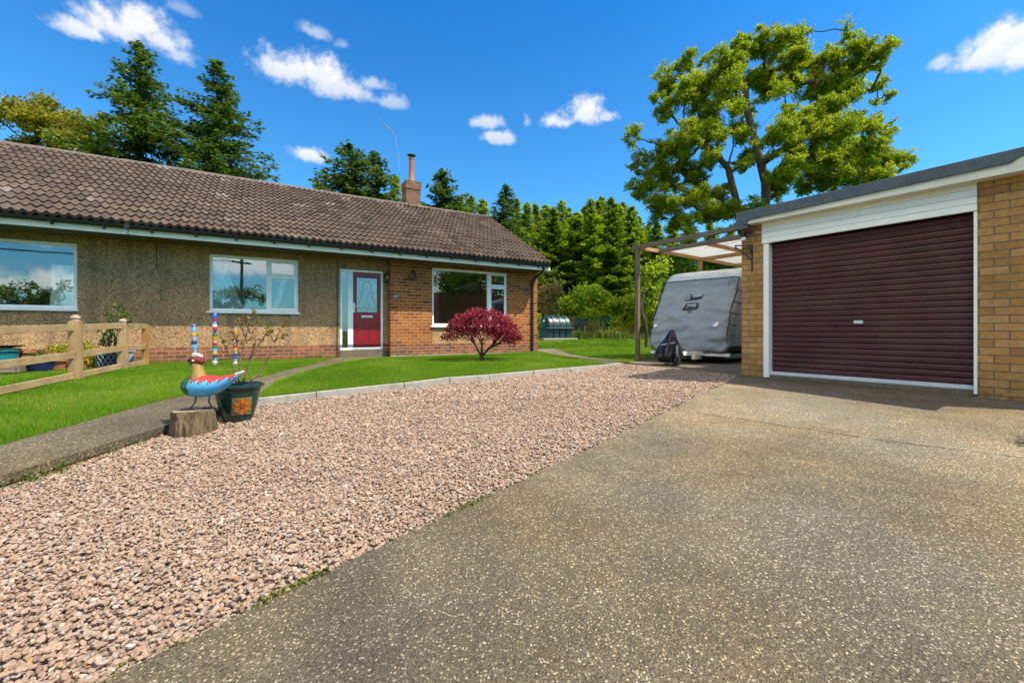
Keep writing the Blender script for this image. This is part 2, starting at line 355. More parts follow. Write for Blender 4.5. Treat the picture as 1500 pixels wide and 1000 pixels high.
M['terra'] = paint('terracotta', (.36, .12, .055), .8, .2, 9, .2, 60)
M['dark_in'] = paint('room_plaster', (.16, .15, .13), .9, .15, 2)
M['wood_new'] = wood_mat('fence_post_wood', (.28, .175, .08), (.40, .265, .13))
M['wood_rail'] = wood_mat('fence_rail_wood', (.29, .19, .09), (.40, .28, .145), 'x')
M['wood_amber'] = wood_mat('amber_wood', (.30, .15, .035), (.40, .22, .06))
M['wood_old'] = wood_mat('weathered_wood', (.13, .095, .06), (.20, .15, .10), 'x', grey=.5)
M['wood_old_z'] = wood_mat('weathered_post', (.12, .085, .055), (.19, .14, .09), 'z', grey=.5)
M['wood_tan'] = wood_mat('carport_timber', (.34, .19, .075), (.45, .27, .115), 'x')
M['bark'] = bark_mat('bark', (.035, .027, .018), (.11, .085, .055))
M['bark_oak'] = bark_mat('tree_bark', (.045, .035, .02), (.13, .10, .058))
# glass: clear, with the mirror of the sky in front
def glass_mat(name, tint=(.75, .8, .78), refl=.30, bumpy=0):
    m, t, b = new_mat(name); n = t.n; n.remove(b)
    fr = n.new('ShaderNodeFresnel'); fr.inputs[0].default_value = 1.5
    f = t.math('ADD', refl, t.math('MULTIPLY', fr.outputs[0], .9), clamp=True)
    tr = n.new('ShaderNodeBsdfTransparent'); tr.inputs[0].default_value = (*tint, 1)
    gl = n.new('ShaderNodeBsdfGlossy'); gl.inputs[0].default_value = (.95, .97, 1, 1); gl.inputs[1].default_value = .0 if not bumpy else .12
    c = t.coord(); nb = t.bump(t.noise(c, 1.5, 2), .02 if not bumpy else bumpy, .02 if not bumpy else .01); t.l.new(nb, gl.inputs['Normal'])
    mx = n.new('ShaderNodeMixShader'); t.l.new(f, mx.inputs[0]); t.l.new(tr.outputs[0], mx.inputs[1]); t.l.new(gl.outputs[0], mx.inputs[2])
    t.l.new(mx.outputs[0], n['Material Output'].inputs[0]); return m
M['glass'] = glass_mat('window_glass', refl=.19)
M['glass_front'] = glass_mat('front_window_glass', refl=.15)
M['glass_obsc'] = glass_mat('obscure_glass', (.35, .42, .44), .2, .4)

# ------------------------------------------------------------------ the ground: terrain, lawns, gravel, drive, paths
KERB = [(-2.94, 4.93), (-2.41, 5.30), (-1.49, 5.95), (-.35, 6.78), (1.10, 8.07), (2.31, 9.19)]
PL = [(-4.3, -3), (-3.98, 1), (-3.88, 3.25), (-3.99, 4.72), (-3.98, 5.39), (-3.87, 6.73), (-4.12, 9.0), (-4.5, 10.6), (-4.58, 11.27)]
PR = [(-3.5, -3), (-3.24, 1), (-3.13, 2.63), (-3.06, 3.64), (-2.97, 4.93), (-3.38, 6.19), (-3.75, 9.2), (-3.62, 10.9), (-3.3, 11.68)]
EDGE = [(-4.7, -3), (-1.13, 1.16), (-.99, 1.32), (-.70, 1.68), (-.18, 2.26), (.81, 3.4), (2.94, 5.88)]
SLABF = [(2.31, 9.19), (2.75, 8.55), (3.25, 7.62), (3.62, 6.93)]
HC = Vector((-3.3227, 11.76)); HA = R(30.3); HT = Vector((math.cos(HA), math.sin(HA))); HN = Vector((math.sin(HA), -math.cos(HA)))
def hp(t_, o=0): return tuple(HC+HT*t_+HN*o)
GO = Vector((3.8589, 6.5919)); GA = math.atan2(-.81007567, .58632535); GT = Vector((.58632535, -.81007567)); GIN = Vector((.81007567, .58632535))
def gp(t_, v=0): return tuple(GO+GT*t_+GIN*v)
def inside(poly, X, Y):
    X = np.asarray(X); Y = np.asarray(Y); r = np.zeros(X.shape, bool); n = len(poly)
    for i in range(n):
        x1, y1 = poly[i]; x2, y2 = poly[(i+1) % n]
        c = ((y1 > Y) != (y2 > Y)) & (X < (x2-x1)*(Y-y1)/((y2-y1) if y2 != y1 else 1e-9)+x1); r ^= c
    return r
def dist_line(pl, X, Y):
    d = np.full(np.shape(X), 1e9)
    for (x1, y1), (x2, y2) in zip(pl, pl[1:]):
        dx, dy = x2-x1, y2-y1; u = np.clip(((X-x1)*dx+(Y-y1)*dy)/(dx*dx+dy*dy), 0, 1)
        d = np.minimum(d, np.hypot(X-x1-u*dx, Y-y1-u*dy))
    return d
def gravel_drop(x, y):
    d = float(dist_line(EDGE, np.array([x]), np.array([y]))[0]); d2 = float(dist_line(SLABF, np.array([x]), np.array([y]))[0])
    return -.062*min(1, min(d, d2)/1.2)-.012
def sheet(name, poly, mat, dz, kind='structure', step=.4, drop=None, thick=0, hf=None):
    bm = bmesh.new(); f = bm.faces.new([bm.verts.new((x, y, 0)) for x, y in poly]); bm.normal_update()
    if f.normal.z < 0: bmesh.ops.reverse_faces(bm, faces=bm.faces)
    xs = [p[0] for p in poly]; ys = [p[1] for p in poly]
    for ax, lo, hi in ((0, min(xs), max(xs)), (1, min(ys), max(ys))):
        q = math.floor(lo/step)*step+step
        while q < hi:
            co = [0, 0, 0]; co[ax] = q; no = [0, 0, 0]; no[ax] = 1
            bmesh.ops.bisect_plane(bm, geom=bm.verts[:]+bm.edges[:]+bm.faces[:], plane_co=co, plane_no=no); q += step
    bmesh.ops.triangulate(bm, faces=bm.faces)
    if thick:
        r = bmesh.ops.extrude_face_region(bm, geom=bm.faces[:]); low = {v for v in r['geom'] if isinstance(v, bmesh.types.BMVert)}
    for v in bm.verts:
        h = hf(v.co.x, v.co.y) if hf else G(v.co.x, v.co.y)
        v.co.z = h+dz+(drop(v.co.x, v.co.y) if drop else 0)
        if thick and v in low: v.co.z -= thick
    if thick: bmesh.ops.recalc_face_normals(bm, faces=bm.faces)
    me = bpy.data.meshes.new(name); bm.to_mesh(me); bm.free(); me.materials.append(mat)
    o = bpy.data.objects.new(name, me); COL.objects.link(o); return tag(o, kind=kind)
# terrain: one sheet to the horizon
gx = sorted(set([-900, -400, -150, -60, -40]+[-30+q*.75 for q in range(81)]+[40, 60, 150, 400, 900])); gy = sorted(set([-900, -300, -100, -40, -20, -10]+[-5+q*.75 for q in range(68)]+[60, 90, 150, 400, 900]))
mb = MB(); nx = len(gx)
mb.v = [(x, y, G(x, max(-5, y))-.16) for y in gy for x in gx]
mb.f = [(j*nx+i, j*nx+i+1, (j+1)*nx+i+1, (j+1)*nx+i) for j in range(len(gy)-1) for i in range(nx-1)]; mb.m = [0]*len(mb.f)
tag(mb.build('ground', M['turf'], smooth='all'), kind='structure')
LAWN_A = list(PL)+[hp(-1.5, -.2), hp(-14, -.2), (-17, -3)]
LAWN_B = [PR[4], PR[5], PR[6], PR[7], PR[8], hp(.0, .06), hp(4.84, .06), (1.25, 12.9), (2.05, 9.55)]+[(x-.05, y+.12) for x, y in KERB[::-1][1:]]
BPATH = [(.75, 14.5), (1.25, 12.9), (2.05, 9.55), (2.31, 9.19), (2.62, 9.7), (2.1, 11.5), (1.75, 13.1), (1.5, 15.5), (.9, 15.2)]
SLAB = SLABF+[gp(-.33, .35), gp(-.33, 8.0), gp(-3.75, 8.0), gp(-3.75, 2.0), (2.62, 9.7)]
LAWN_C = [(2.62, 9.7), gp(-3.75, 2.0), gp(-3.75, 8.0), (14, 22), (14, 34), (-6, 34), (-6, 20), (.9, 15.2), (1.5, 15.5), (1.75, 13.1), (2.1, 11.5)]
sheet('lawn', LAWN_A+[] , M['turf'], -.02)
sheet('lawn', LAWN_B, M['turf'], -.02)
sheet('lawn', LAWN_C, M['turf'], -.02, step=.8)
GRAVEL = [PR[0], PR[1], PR[2], PR[3], PR[4]]+KERB[1:]+SLABF[1:]+EDGE[::-1]
sheet('gravel_bed', GRAVEL, M['gravel_bed'], 0, drop=lambda x, y: gravel_drop(x, y)-.012)
DRIVE = EDGE+[SLABF[-1], gp(-.34, .12), gp(3.2, .12), gp(6, .12), (10, -3)]
sheet('driveway', DRIVE, M['drive'], -.006)
sheet('path', PL+PR[::-1], M['path'], .012, thick=.062)
sheet('garden_path', BPATH, M['slab'], .004, thick=.1)
sheet('caravan_slab', SLAB, M['slab'], -.014, thick=.1)
# brick footing under the path edge, seen along the gravel
mb = MB()
for (x1, y1), (x2, y2) in zip(PR[:4], PR[1:5]):
    mb.bar((x1-.03, y1, G(x1, y1)-.115), (x2-.03, y2, G(x2, y2)-.115), .07, .11)
tag(mb.build('path_footing', M['brick_plinth']), kind='structure')
# concrete kerb edging: separate lengths with joints
kl = 0; mb = MB(); pts = []
for (x1, y1), (x2, y2) in zip(KERB, KERB[1:]):
    L = math.hypot(x2-x1, y2-y1); n = max(1, round(L/.9)); d = Vector(((x2-x1)/L, (y2-y1)/L)); nn = Vector((-d.y, d.x))
    for q in range(n):
        a = Vector((x1, y1))+d*(L*q/n+.004)+nn*.028; b_ = Vector((x1, y1))+d*(L*(q+1)/n-.004)+nn*.028
        wz = random.Random(q+int(L*99)).uniform(-.004, .004)
        mb.bar((a.x, a.y, G(*a)-.042+wz), (b_.x, b_.y, G(*b_)-.042-wz), .058, .12)
tag(mb.build('kerb_edging', M['kerb'], bevel=.008), kind='structure')
# control joint cracks in the drive
def crack(pts, wd, seed):
    r = random.Random(seed); mb = MB(); P_ = []
    for (x1, y1), (x2, y2) in zip(pts, pts[1:]):
        n = max(2, int(math.hypot(x2-x1, y2-y1)/.09))
        for q in range(n): P_.append((x1+(x2-x1)*q/n+r.uniform(-.012, .012), y1+(y2-y1)*q/n+r.uniform(-.012, .012)))
    for a, b_ in zip(P_, P_[1:]):
        d = Vector((b_[0]-a[0], b_[1]-a[1])).normalized(); n_ = Vector((-d.y, d.x))*wd*r.uniform(.3, 1)
        mb.quad((a[0]-n_.x, a[1]-n_.y, G(*a)-.003), (b_[0]-n_.x, b_[1]-n_.y, G(*b_)-.003), (b_[0]+n_.x, b_[1]+n_.y, G(*b_)-.003), (a[0]+n_.x, a[1]+n_.y, G(*a)-.003))
    return tag(mb.build('driveway_crack', M['soil']), kind='structure')
crack([(2.05, 3.92), (2.75, 3.27), (3.42, 2.80), (5, 1.6)], .006, 1)
crack([(1.62, 4.3), (2.05, 3.92)], .004, 2)

# gravel stones: points with a size, a turn and a stone shape each
rs = np.random.RandomState(3)
def stone_points():
    out = []
    for y0, y1, sp in ((-.2, 3.0, .0160), (3.0, 5.2, .0195), (5.2, 9.6, .027)):
        xs = np.arange(-4.2, 4.0, sp); ys = np.arange(y0, y1, sp*.87)
        X, Y = np.meshgrid(xs, ys); X = X+(np.arange(len(ys)) % 2)[:, None]*sp/2
        X = (X+rs.uniform(-.42, .42, X.shape)*sp).ravel(); Y = (Y+rs.uniform(-.42, .42, Y.shape)*sp).ravel()
        k = inside(GRAVEL, X, Y) & (Y > np.abs(X)*.68-.35); X, Y = X[k], Y[k]
        out.append(np.stack([X, Y, np.full(len(X), sp)], 1))
    return np.concatenate(out)
SP = stone_points(); n = len(SP)
dE = np.minimum(dist_line(EDGE, SP[:, 0], SP[:, 1]), dist_line(SLABF, SP[:, 0], SP[:, 1]))
gz = -.046*np.maximum(0, 6.3-(SP[:, 1]+.2*SP[:, 0]))-.062*np.minimum(1, dE/1.2)-.012
lump = np.array([mnoise.noise((x*2.2, y*2.2, 0)) for x, y in SP[:, :2]])*.014
size = SP[:, 2]*.86*rs.choice([.38, .48, .57, .68, .88], n, p=[.18, .3, .28, .17, .07])*rs.uniform(.88, 1.12, n)
me = bpy.data.meshes.new('gravel'); me.vertices.add(n)
me.vertices.foreach_set('co', np.stack([SP[:, 0], SP[:, 1], gz+lump+rs.uniform(-.008, .011, n)], 1).astype(np.float32).ravel())
def pattr(nm, typ, arr, prop='vector'):
    a_ = me.attributes.new(nm, typ, 'POINT'); a_.data.foreach_set(prop, np.ascontiguousarray(arr).ravel())
pattr('turn', 'FLOAT_VECTOR', np.stack([rs.normal(0, .32, n), rs.normal(0, .32, n), rs.uniform(0, 6.28, n)], 1).astype(np.float32))
pattr('size', 'FLOAT_VECTOR', (size[:, None]*np.stack([rs.uniform(1.0, 1.4, n), rs.uniform(.78, 1.05, n), rs.uniform(.46, .72, n)], 1)).astype(np.float32))
pattr('shape', 'INT', rs.randint(0, 8, n).astype(np.int32), 'value')
gro = bpy.data.objects.new('gravel', me); COL.objects.link(gro)
tag(gro, 'loose pinkish tan gravel stones between the lawn kerb and the concrete drive', 'gravel', kind='stuff')
ng = bpy.data.node_groups.new('gravel', 'GeometryNodeTree')
ng.interface.new_socket('Geometry', in_out='INPUT', socket_type='NodeSocketGeometry'); ng.interface.new_socket('Geometry', in_out='OUTPUT', socket_type='NodeSocketGeometry')
gn = ng.nodes; gl_ = ng.links
gi = gn.new('NodeGroupInput'); go = gn.new('NodeGroupOutput'); g2i = gn.new('GeometryNodeGeometryToInstance')
pos = gn.new('GeometryNodeInputPosition')
for k in range(8):
    ic = gn.new('GeometryNodeMeshIcoSphere'); ic.inputs['Subdivisions'].default_value = 3
    va = gn.new('ShaderNodeVectorMath'); va.operation = 'ADD'; gl_.new(pos.outputs[0], va.inputs[0]); va.inputs[1].default_value = (k*7.3, k*3.1, k*1.7)
    nz = gn.new('ShaderNodeTexNoise'); nz.inputs['Scale'].default_value = .85; nz.inputs['Detail'].default_value = 1.2; gl_.new(va.outputs[0], nz.inputs['Vector'])
    vs = gn.new('ShaderNodeVectorMath'); vs.operation = 'SUBTRACT'; gl_.new(nz.outputs['Color'], vs.inputs[0]); vs.inputs[1].default_value = (.5, .5, .5)
    vm = gn.new('ShaderNodeVectorMath'); vm.operation = 'SCALE'; gl_.new(vs.outputs[0], vm.inputs[0]); vm.inputs['Scale'].default_value = 1.25
    sp_ = gn.new('GeometryNodeSetPosition'); gl_.new(ic.outputs[0], sp_.inputs['Geometry']); gl_.new(vm.outputs[0], sp_.inputs['Offset'])
    sm = gn.new('GeometryNodeSetShadeSmooth'); gl_.new(sp_.outputs[0], sm.inputs[0])
    mt = gn.new('GeometryNodeSetMaterial'); mt.inputs['Material'].default_value = M['stone']; gl_.new(sm.outputs[0], mt.inputs[0])
    gl_.new(mt.outputs[0], g2i.inputs[0])
iop = gn.new('GeometryNodeInstanceOnPoints'); iop.inputs['Pick Instance'].default_value = True
gl_.new(gi.outputs[0], iop.inputs['Points']); gl_.new(g2i.outputs[0], iop.inputs['Instance'])
for nm, typ, sock in (('turn', 'FLOAT_VECTOR', 'Rotation'), ('size', 'FLOAT_VECTOR', 'Scale'), ('shape', 'INT', 'Instance Index')):
    na = gn.new('GeometryNodeInputNamedAttribute'); na.data_type = typ; na.inputs[0].default_value = nm
    gl_.new([o for o in na.outputs if o.enabled][0], iop.inputs[sock])
gl_.new(iop.outputs[0], go.inputs[0])
md = gro.modifiers.new('stones', 'NODES'); md.node_group = ng

# grass blades: short mown turf as one sheet of blades per lawn
def blades(poly, dens, seed, hmin, hmax, wd, region, edge_boost=None):
    r = np.random.RandomState(seed); x0, x1, y0, y1 = region; n = int(dens*(x1-x0)*(y1-y0))
    X = r.uniform(x0, x1, n); Y = r.uniform(y0, y1, n); k = inside(poly, X, Y) & (Y > np.abs(X)*.72-.5); X, Y = X[k], Y[k]; n = len(X)
    Z = -.046*np.maximum(0, 6.3-(Y+.2*X))+np.where(Y > 13, .031*np.minimum(10, Y-13), 0)-.03
    pn = np.array([mnoise.noise((x*.9, y*.9, 3)) + .5*mnoise.noise((x*4, y*4, 7)) for x, y in zip(X, Y)])
    h = r.uniform(hmin, hmax, n)*(1+.35*pn); a = r.uniform(0, 6.283, n); lean = r.uniform(.1, .95, n)*h; la = r.uniform(0, 6.283, n)
    bx, by = np.cos(a)*wd/2, np.sin(a)*wd/2
    V = np.empty((n, 3, 3)); V[:, 0] = np.stack([X-bx, Y-by, Z], 1); V[:, 1] = np.stack([X+bx, Y+by, Z], 1); V[:, 2] = np.stack([X+np.cos(la)*lean, Y+np.sin(la)*lean, Z+.03+h], 1)
    p2_ = np.array([mnoise.noise((x*.35+5, y*.35, 11)) for x, y in zip(X, Y)]); var = np.clip(.45+.30*pn+.5*p2_+r.normal(0, .18, n), 0, .93); dry = r.rand(n) < .03+.22*np.clip(pn*1.5-.25, 0, 1); var[dry] = 1
    return V.reshape(-1, 3), var
def edge_blades(pl, n, seed, side=1):
    r = np.random.RandomState(seed); pl = np.array(pl); L = np.hypot(*(pl[1:]-pl[:-1]).T); k = r.choice(len(L), n, p=L/L.sum()); u = r.rand(n)[:, None]; P = pl[k]+(pl[k+1]-pl[k])*u; d = (pl[k+1]-pl[k])/L[k][:, None]; nn = np.stack([-d[:, 1], d[:, 0]], 1)*side
    P = P+nn*np.abs(r.normal(.0, .035, n))[:, None]; X, Y = P.T; Z = -.046*np.maximum(0, 6.3-(Y+.2*X))-.03
    pn = np.array([mnoise.noise((x*3.1, y*3.1, 5)) for x, y in P]); h = r.uniform(.02, .055, n)*(1+.8*pn); a = r.uniform(0, 6.283, n); wd = .006; lean = -nn*(h*r.uniform(-.1, 1.3, n))[:, None]+r.normal(0, .012, (n, 2))
    V = np.empty((n, 3, 3)); V[:, 0] = np.stack([X-np.cos(a)*wd/2, Y-np.sin(a)*wd/2, Z], 1); V[:, 1] = np.stack([X+np.cos(a)*wd/2, Y+np.sin(a)*wd/2, Z], 1); V[:, 2] = np.stack([X+lean[:, 0], Y+lean[:, 1], Z+.03+h], 1)
    var = np.clip(.5+.3*pn+r.normal(0, .2, n), 0, 1); var[r.rand(n) < .12] = 1
    return V.reshape(-1, 3), var
def lawn_grass(label, sets, edges=()):
    Vs, As = zip(*([blades(*s) for s in sets]+[edge_blades(*e) for e in edges])); V = np.concatenate(Vs); A = np.concatenate(As)
    o = np_mesh('grass', V, np.arange(len(V)).reshape(-1, 3), M['grass'], attrs={'var': A})
    return tag(o, label, 'grass', kind='stuff')
lawn_grass('mown grass of the lawn around the wooden rail fence', [(LAWN_A, 11000, 1, .018, .045, .006, (-8.5, -3.8, 2.6, 6.0)), (LAWN_A, 6500, 2, .018, .045, .008, (-10, -3.7, 6.0, 11.3))], [(PL[1:], 9000, 31, 1)])
lawn_grass('mown grass of the front lawn with the red maple', [(LAWN_B, 8500, 3, .018, .042, .007, (-3.9, 2.2, 4.9, 9)), (LAWN_B, 5000, 4, .018, .042, .010, (-4, 2.4, 9, 14.5))], [(PR[4:8], 5000, 32, -1), ([(x-.07, y+.07) for x, y in KERB], 6000, 33, 1)])
lawn_grass('mown grass of the back lawn before the green oil tank', [(LAWN_C, 1500, 5, .02, .05, .018, (0, 6, 9.7, 16)), (LAWN_C, 500, 6, .03, .06, .035, (-4, 14, 16, 30))])

# weeds and moss where the gravel meets concrete
def leafy(name, mat, pts, size, seed, parent=None, flat=.4, elong=1.6):
    """many small leaf faces at the given points (n,3) -> one mesh"""
    r = np.random.RandomState(seed); n = len(pts); P = np.asarray(pts, float)
    sz = (size if np.ndim(size) else np.full(n, size))*r.uniform(.7, 1.3, n)
    d = r.normal(size=(n, 3)); d /= np.linalg.norm(d, axis=1)[:, None]; q = r.normal(size=(n, 3)); q[:, 2] += flat
    s_ = np.cross(d, q); s_ /= np.linalg.norm(s_, axis=1)[:, None]+1e-9
    L = d*(sz*elong/2)[:, None]; W = s_*(sz/2)[:, None]; bend = np.cross(d, s_)*(sz*.12)[:, None]
    V = np.stack([P-L, P+W+bend, P+L, P-W+bend], 1).reshape(-1, 3)
    return V, np.arange(4*n).reshape(-1, 4), r
M['moss'] = leaf_mat('moss', [(0, (.05, .075, .01)), (.5, (.10, .13, .02)), (1, (.19, .17, .03))], .2, .8, .1)
M['weed'] = leaf_mat('weed', [(0, (.05, .11, .008)), (.6, (.10, .19, .015)), (1, (.2, .22, .03))], .35)
P_ = []; r = random.Random(8)
def along(pl, n, jit):
    for _ in range(n):
        k = r.randrange(len(pl)-1); u = r.random(); (x1, y1), (x2, y2) = pl[k], pl[k+1]
        x = x1+(x2-x1)*u; y = y1+(y2-y1)*u
        if mnoise.noise((x*2.3, y*2.3, 9)) < .12 and r.random() < .97: continue
        yield x+r.gauss(0, jit), y+r.gauss(0, jit)
for x, y in along(EDGE[1:], 2200, .010): P_.append((x, y, G(x, y)-.004+r.uniform(0, .014)))
V, F, q = leafy('moss', None, P_, .008, 1); tag(np_mesh('moss', V, F, M['moss'], attrs={'var': q.rand(len(F))}), 'green moss along the edge of the concrete drive', 'moss', kind='stuff')
P_ = []
for k in range(15):
    x0, y0 = PR[1 if k < 4 else 2] if 0 else (0, 0)
    u = r.random(); (x1, y1), (x2, y2) = (PR[1], PR[2]) if k % 3 == 0 else (PR[2], PR[3]); cx_, cy_ = x1+(x2-x1)*u+.03, y1+(y2-y1)*u
    rad = r.uniform(.015, .05)
    for _ in range(int(60*rad/.03)): 
        P_.append((cx_+r.gauss(0, rad), cy_+r.gauss(0, rad*1.2), G(cx_, cy_)-.09+abs(r.gauss(0, rad*.9))))
V, F, q = leafy('weeds', None, P_, .011, 2); tag(np_mesh('weeds', V, F, M['weed'], attrs={'var': q.rand(len(F))}), 'small green weeds growing under the edge of the path', 'weeds', kind='stuff')

# a few brown leaves blown on the stones
M['dead'] = leaf_mat('dead_leaf', [(0, (.34, .13, .03)), (1, (.45, .24, .06))], .2)
for k, (px_, py_) in enumerate([(200, 682), (632, 642), (300, 720), (470, 812), (925, 575), (810, 628), (415, 578), (560, 700), (345, 860), (640, 572)]):
    t_ = (HY-py_)/FPX; Y = 1.0
    for _ in range(40): Y = (ZC-G((px_-CX)/FPX*Y, Y)+.05)/(-t_)
    x = (px_-CX)/FPX*Y; r = random.Random(k); mb = MB(); L = r.uniform(.016, .03); nn = 6; vs = []
    for i in range(nn+1):
        u = i/nn; w_ = L*.42*math.sin(math.pi*min(1, u*1.05))**.7+.0005; zc = .35*L*math.sin(u*3)*r.uniform(.6, 1); vs += [(L*(u-.5)*2, -w_, zc+.25*w_), (L*(u-.5)*2, 0, zc), (L*(u-.5)*2, w_, zc+.3*w_)]
    mb.add(vs, [(i*3+j, i*3+j+1, i*3+j+4, i*3+j+3) for i in range(nn) for j in range(2)]); o = mb.build('fallen_leaf', M['dead'], smooth='all'); o.location = (x, Y, G(x, Y)-.02); o.rotation_euler = (r.uniform(-.3, .3), r.uniform(-.3, .3), r.uniform(0, 6.28))
    a_ = o.data.attributes.new('var', 'FLOAT', 'FACE'); a_.data.foreach_set('value', [r.random()]*len(o.data.polygons)); tag(o, 'small orange brown leaf lying on the gravel', 'leaf', 'fallen leaves on the gravel')

# ------------------------------------------------------------------ the bungalow (local x along the front, y into the house)
H = thing('bungalow', 'long low bungalow with pebbledash and brick front under a brown tiled roof', 'bungalow', (HC.x, HC.y, 0), HA)
D = .22                                   # the rendered wall stands back from the brick front
W1 = (-9.0, -6.297, 1.15, 2.49); W2 = (-4.093, -2.238, 1.165, 2.487); W3 = (1.19, 3.685, .857, 2.535); DR = (-1.264, -.14, .12, 2.352)
def wall(x0, x1, z0, z1, y, holes, mb, rev=.14, mi=0):
    xs = sorted({x0, x1}|{q for h in holes for q in h[:2] if x0 < q < x1}); zs = sorted({z0, z1}|{q for h in holes for q in h[2:] if z0 < q < z1})
    for xa, xb in zip(xs, xs[1:]):
        for za, zb in zip(zs, zs[1:]):
            mx_, mz_ = (xa+xb)/2, (za+zb)/2
            if any(h[0] < mx_ < h[1] and h[2] < mz_ < h[3] for h in holes): continue
            mb.quad((xa, y, za), (xb, y, za), (xb, y, zb), (xa, y, zb), mi)
    for a, b_, c_, d_ in holes:
        a, b_, c_, d_ = max(a, x0), min(b_, x1), max(c_, z0), min(d_, z1)
        if a >= b_ or c_ >= d_: continue
        mb.quad((a, y, c_), (a, y, d_), (a, y+rev, d_), (a, y+rev, c_), mi); mb.quad((b_, y, c_), (b_, y, d_), (b_, y+rev, d_), (b_, y+rev, c_), mi)
        mb.quad((a, y, d_), (b_, y, d_), (b_, y+rev, d_), (a, y+rev, d_), mi); mb.quad((a, y, c_), (b_, y, c_), (b_, y+rev, c_), (a, y+rev, c_), mi)
XL, XR, YB = -14.0, 4.82, 7.3
mb = MB(); wall(XL, 0, .342, 2.75, D, [W1, W2, DR], mb); mb.build('rendered_wall', M['render'], H)
mb = MB(); wall(XL, 0, -.3, .342, D-.012, [(DR[0], DR[1], -.5, .342)], mb, rev=.1)
mb.quad((XL, D-.012, .342), (DR[0], D-.012, .342), (DR[0], D, .342), (XL, D, .342)); mb.build('brick_plinth', M['brick_plinth'], H)
mb = MB(); wall(0, XR, -.3, .335, 0, [], mb); mb.build('brick_base', M['brick_plinth'], H)
mb = MB(); wall(0, XR, .335, 2.75, 0, [W3, (W3[0], W3[1], .335, .80)], mb)
mb.quad((0, 0, -.3), (0, 0, 2.75), (0, D+.15, 2.75), (0, D+.15, -.3)); mb.quad((XR, 0, -.3), (XR, YB, -.3), (XR, YB, 2.75), (XR, 0, 2.75)); mb.add([(XR, 0, 2.75), (XR, YB, 2.75), (XR, YB, 3.0), (XR, 3.75, 5.2), (XR, 0, 3.12)], [(0, 1, 2, 3, 4)])
mb.build('brick_front_wall', M['brick_house'], H)
mb = MB(); mb.quad((W3[0], .012, .335), (W3[1], .012, .335), (W3[1], .012, .80), (W3[0], .012, .80)); mb.build('rendered_panel', M['render'], H)
mb = MB(); mb.quad((XL, YB, -.3), (XR, YB, -.3), (XR, YB, 2.75), (XL, YB, 2.75)); mb.quad((XL, D, -.3), (XL, YB, -.3), (XL, YB, 2.75), (XL, D, 2.75)); mb.build('back_wall', M['render'], H)
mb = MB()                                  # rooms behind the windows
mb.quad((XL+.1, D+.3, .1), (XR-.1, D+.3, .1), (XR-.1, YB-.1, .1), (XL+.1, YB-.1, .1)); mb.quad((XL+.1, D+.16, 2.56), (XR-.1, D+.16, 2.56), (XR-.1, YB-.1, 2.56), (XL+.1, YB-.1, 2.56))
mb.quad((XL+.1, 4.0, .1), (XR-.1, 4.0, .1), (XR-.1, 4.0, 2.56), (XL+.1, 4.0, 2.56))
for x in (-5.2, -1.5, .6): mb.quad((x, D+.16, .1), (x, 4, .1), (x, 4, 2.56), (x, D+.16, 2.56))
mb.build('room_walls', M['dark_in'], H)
# soffit, fascia, gutter
EV = .65; FB, FT = 2.612, 2.77
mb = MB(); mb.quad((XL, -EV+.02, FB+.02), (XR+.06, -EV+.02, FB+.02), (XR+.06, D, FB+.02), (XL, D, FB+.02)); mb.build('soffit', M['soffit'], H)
mb = MB()
for a, b_ in ((XL, -5.335), (-5.325, -.6), (-.592, XR+.05)): mb.box(a, b_, -EV, -EV+.02, FB, FT)
mb.box(XR-.02, XR+.045, -EV+.022, .25, FB, FT+.05); mb.build('fascia_board', M['fascia'], H, bevel=.003)
gut = [(-.002, 0), (-.012, -.035), (-.04, -.062), (-.07, -.062), (-.098, -.035), (-.108, 0), (-.115, .003), (-.115, .008), (-.102, .006), (-.09, -.03), (-.055, -.05), (-.02, -.03), (-.006, .008), (0, .008)]
mb = MB(); GZ = 2.782
def gutter(x0, x1):
    n = len(gut); vs = [(x, -EV+p, GZ+z) for x in (x0, x1) for p, z in gut]
    mb.add(vs, [(i, (i+1) % n, (i+1) % n+n, i+n) for i in range(n)]+[tuple(range(n)), tuple(reversed(range(n, 2*n)))])
gutter(XL, -5.33); gutter(-5.33, XR+.02)
mb.box(-5.37, -5.29, -EV-.122, -EV, GZ-.07, GZ+.012)
x = XL+.4
while x < XR:
    mb.box(x-.018, x+.018, -EV-.1, -EV-.003, GZ-.075, GZ-.055); mb.box(x-.02, x+.02, -EV-.03, -EV-.001, GZ-.105, GZ-.06); x += .72
mb.build('gutter', M['black'], H)
mb = MB(); dx_ = 4.60
mb.tube([(dx_, -EV-.05, GZ-.05), (dx_, -EV-.05, GZ-.13), (dx_, -EV+.03, GZ-.22), (dx_, -.10, GZ-.40), (dx_, -.045, GZ-.47), (dx_, -.045, GZ-.6), (dx_, -.045, .02)], .034, 10)
for z in (2.2, 1.15, .3): mb.box(dx_-.055, dx_+.055, -.075, -.001, z-.02, z+.02)
mb.box(dx_-.034, dx_+.034, -EV-.09, -EV-.015, GZ-.13, GZ-.055)
mb.build('downpipe', M['black'], H, smooth=True)
mb = MB(); mb.tube([(-1.332, D-.013, FB), (-1.332, D-.013, .36), (-1.332, D-.025, .33), (-1.332, D-.025, .02)], .009, 6); mb.build('wall_cable', M['black'], H)
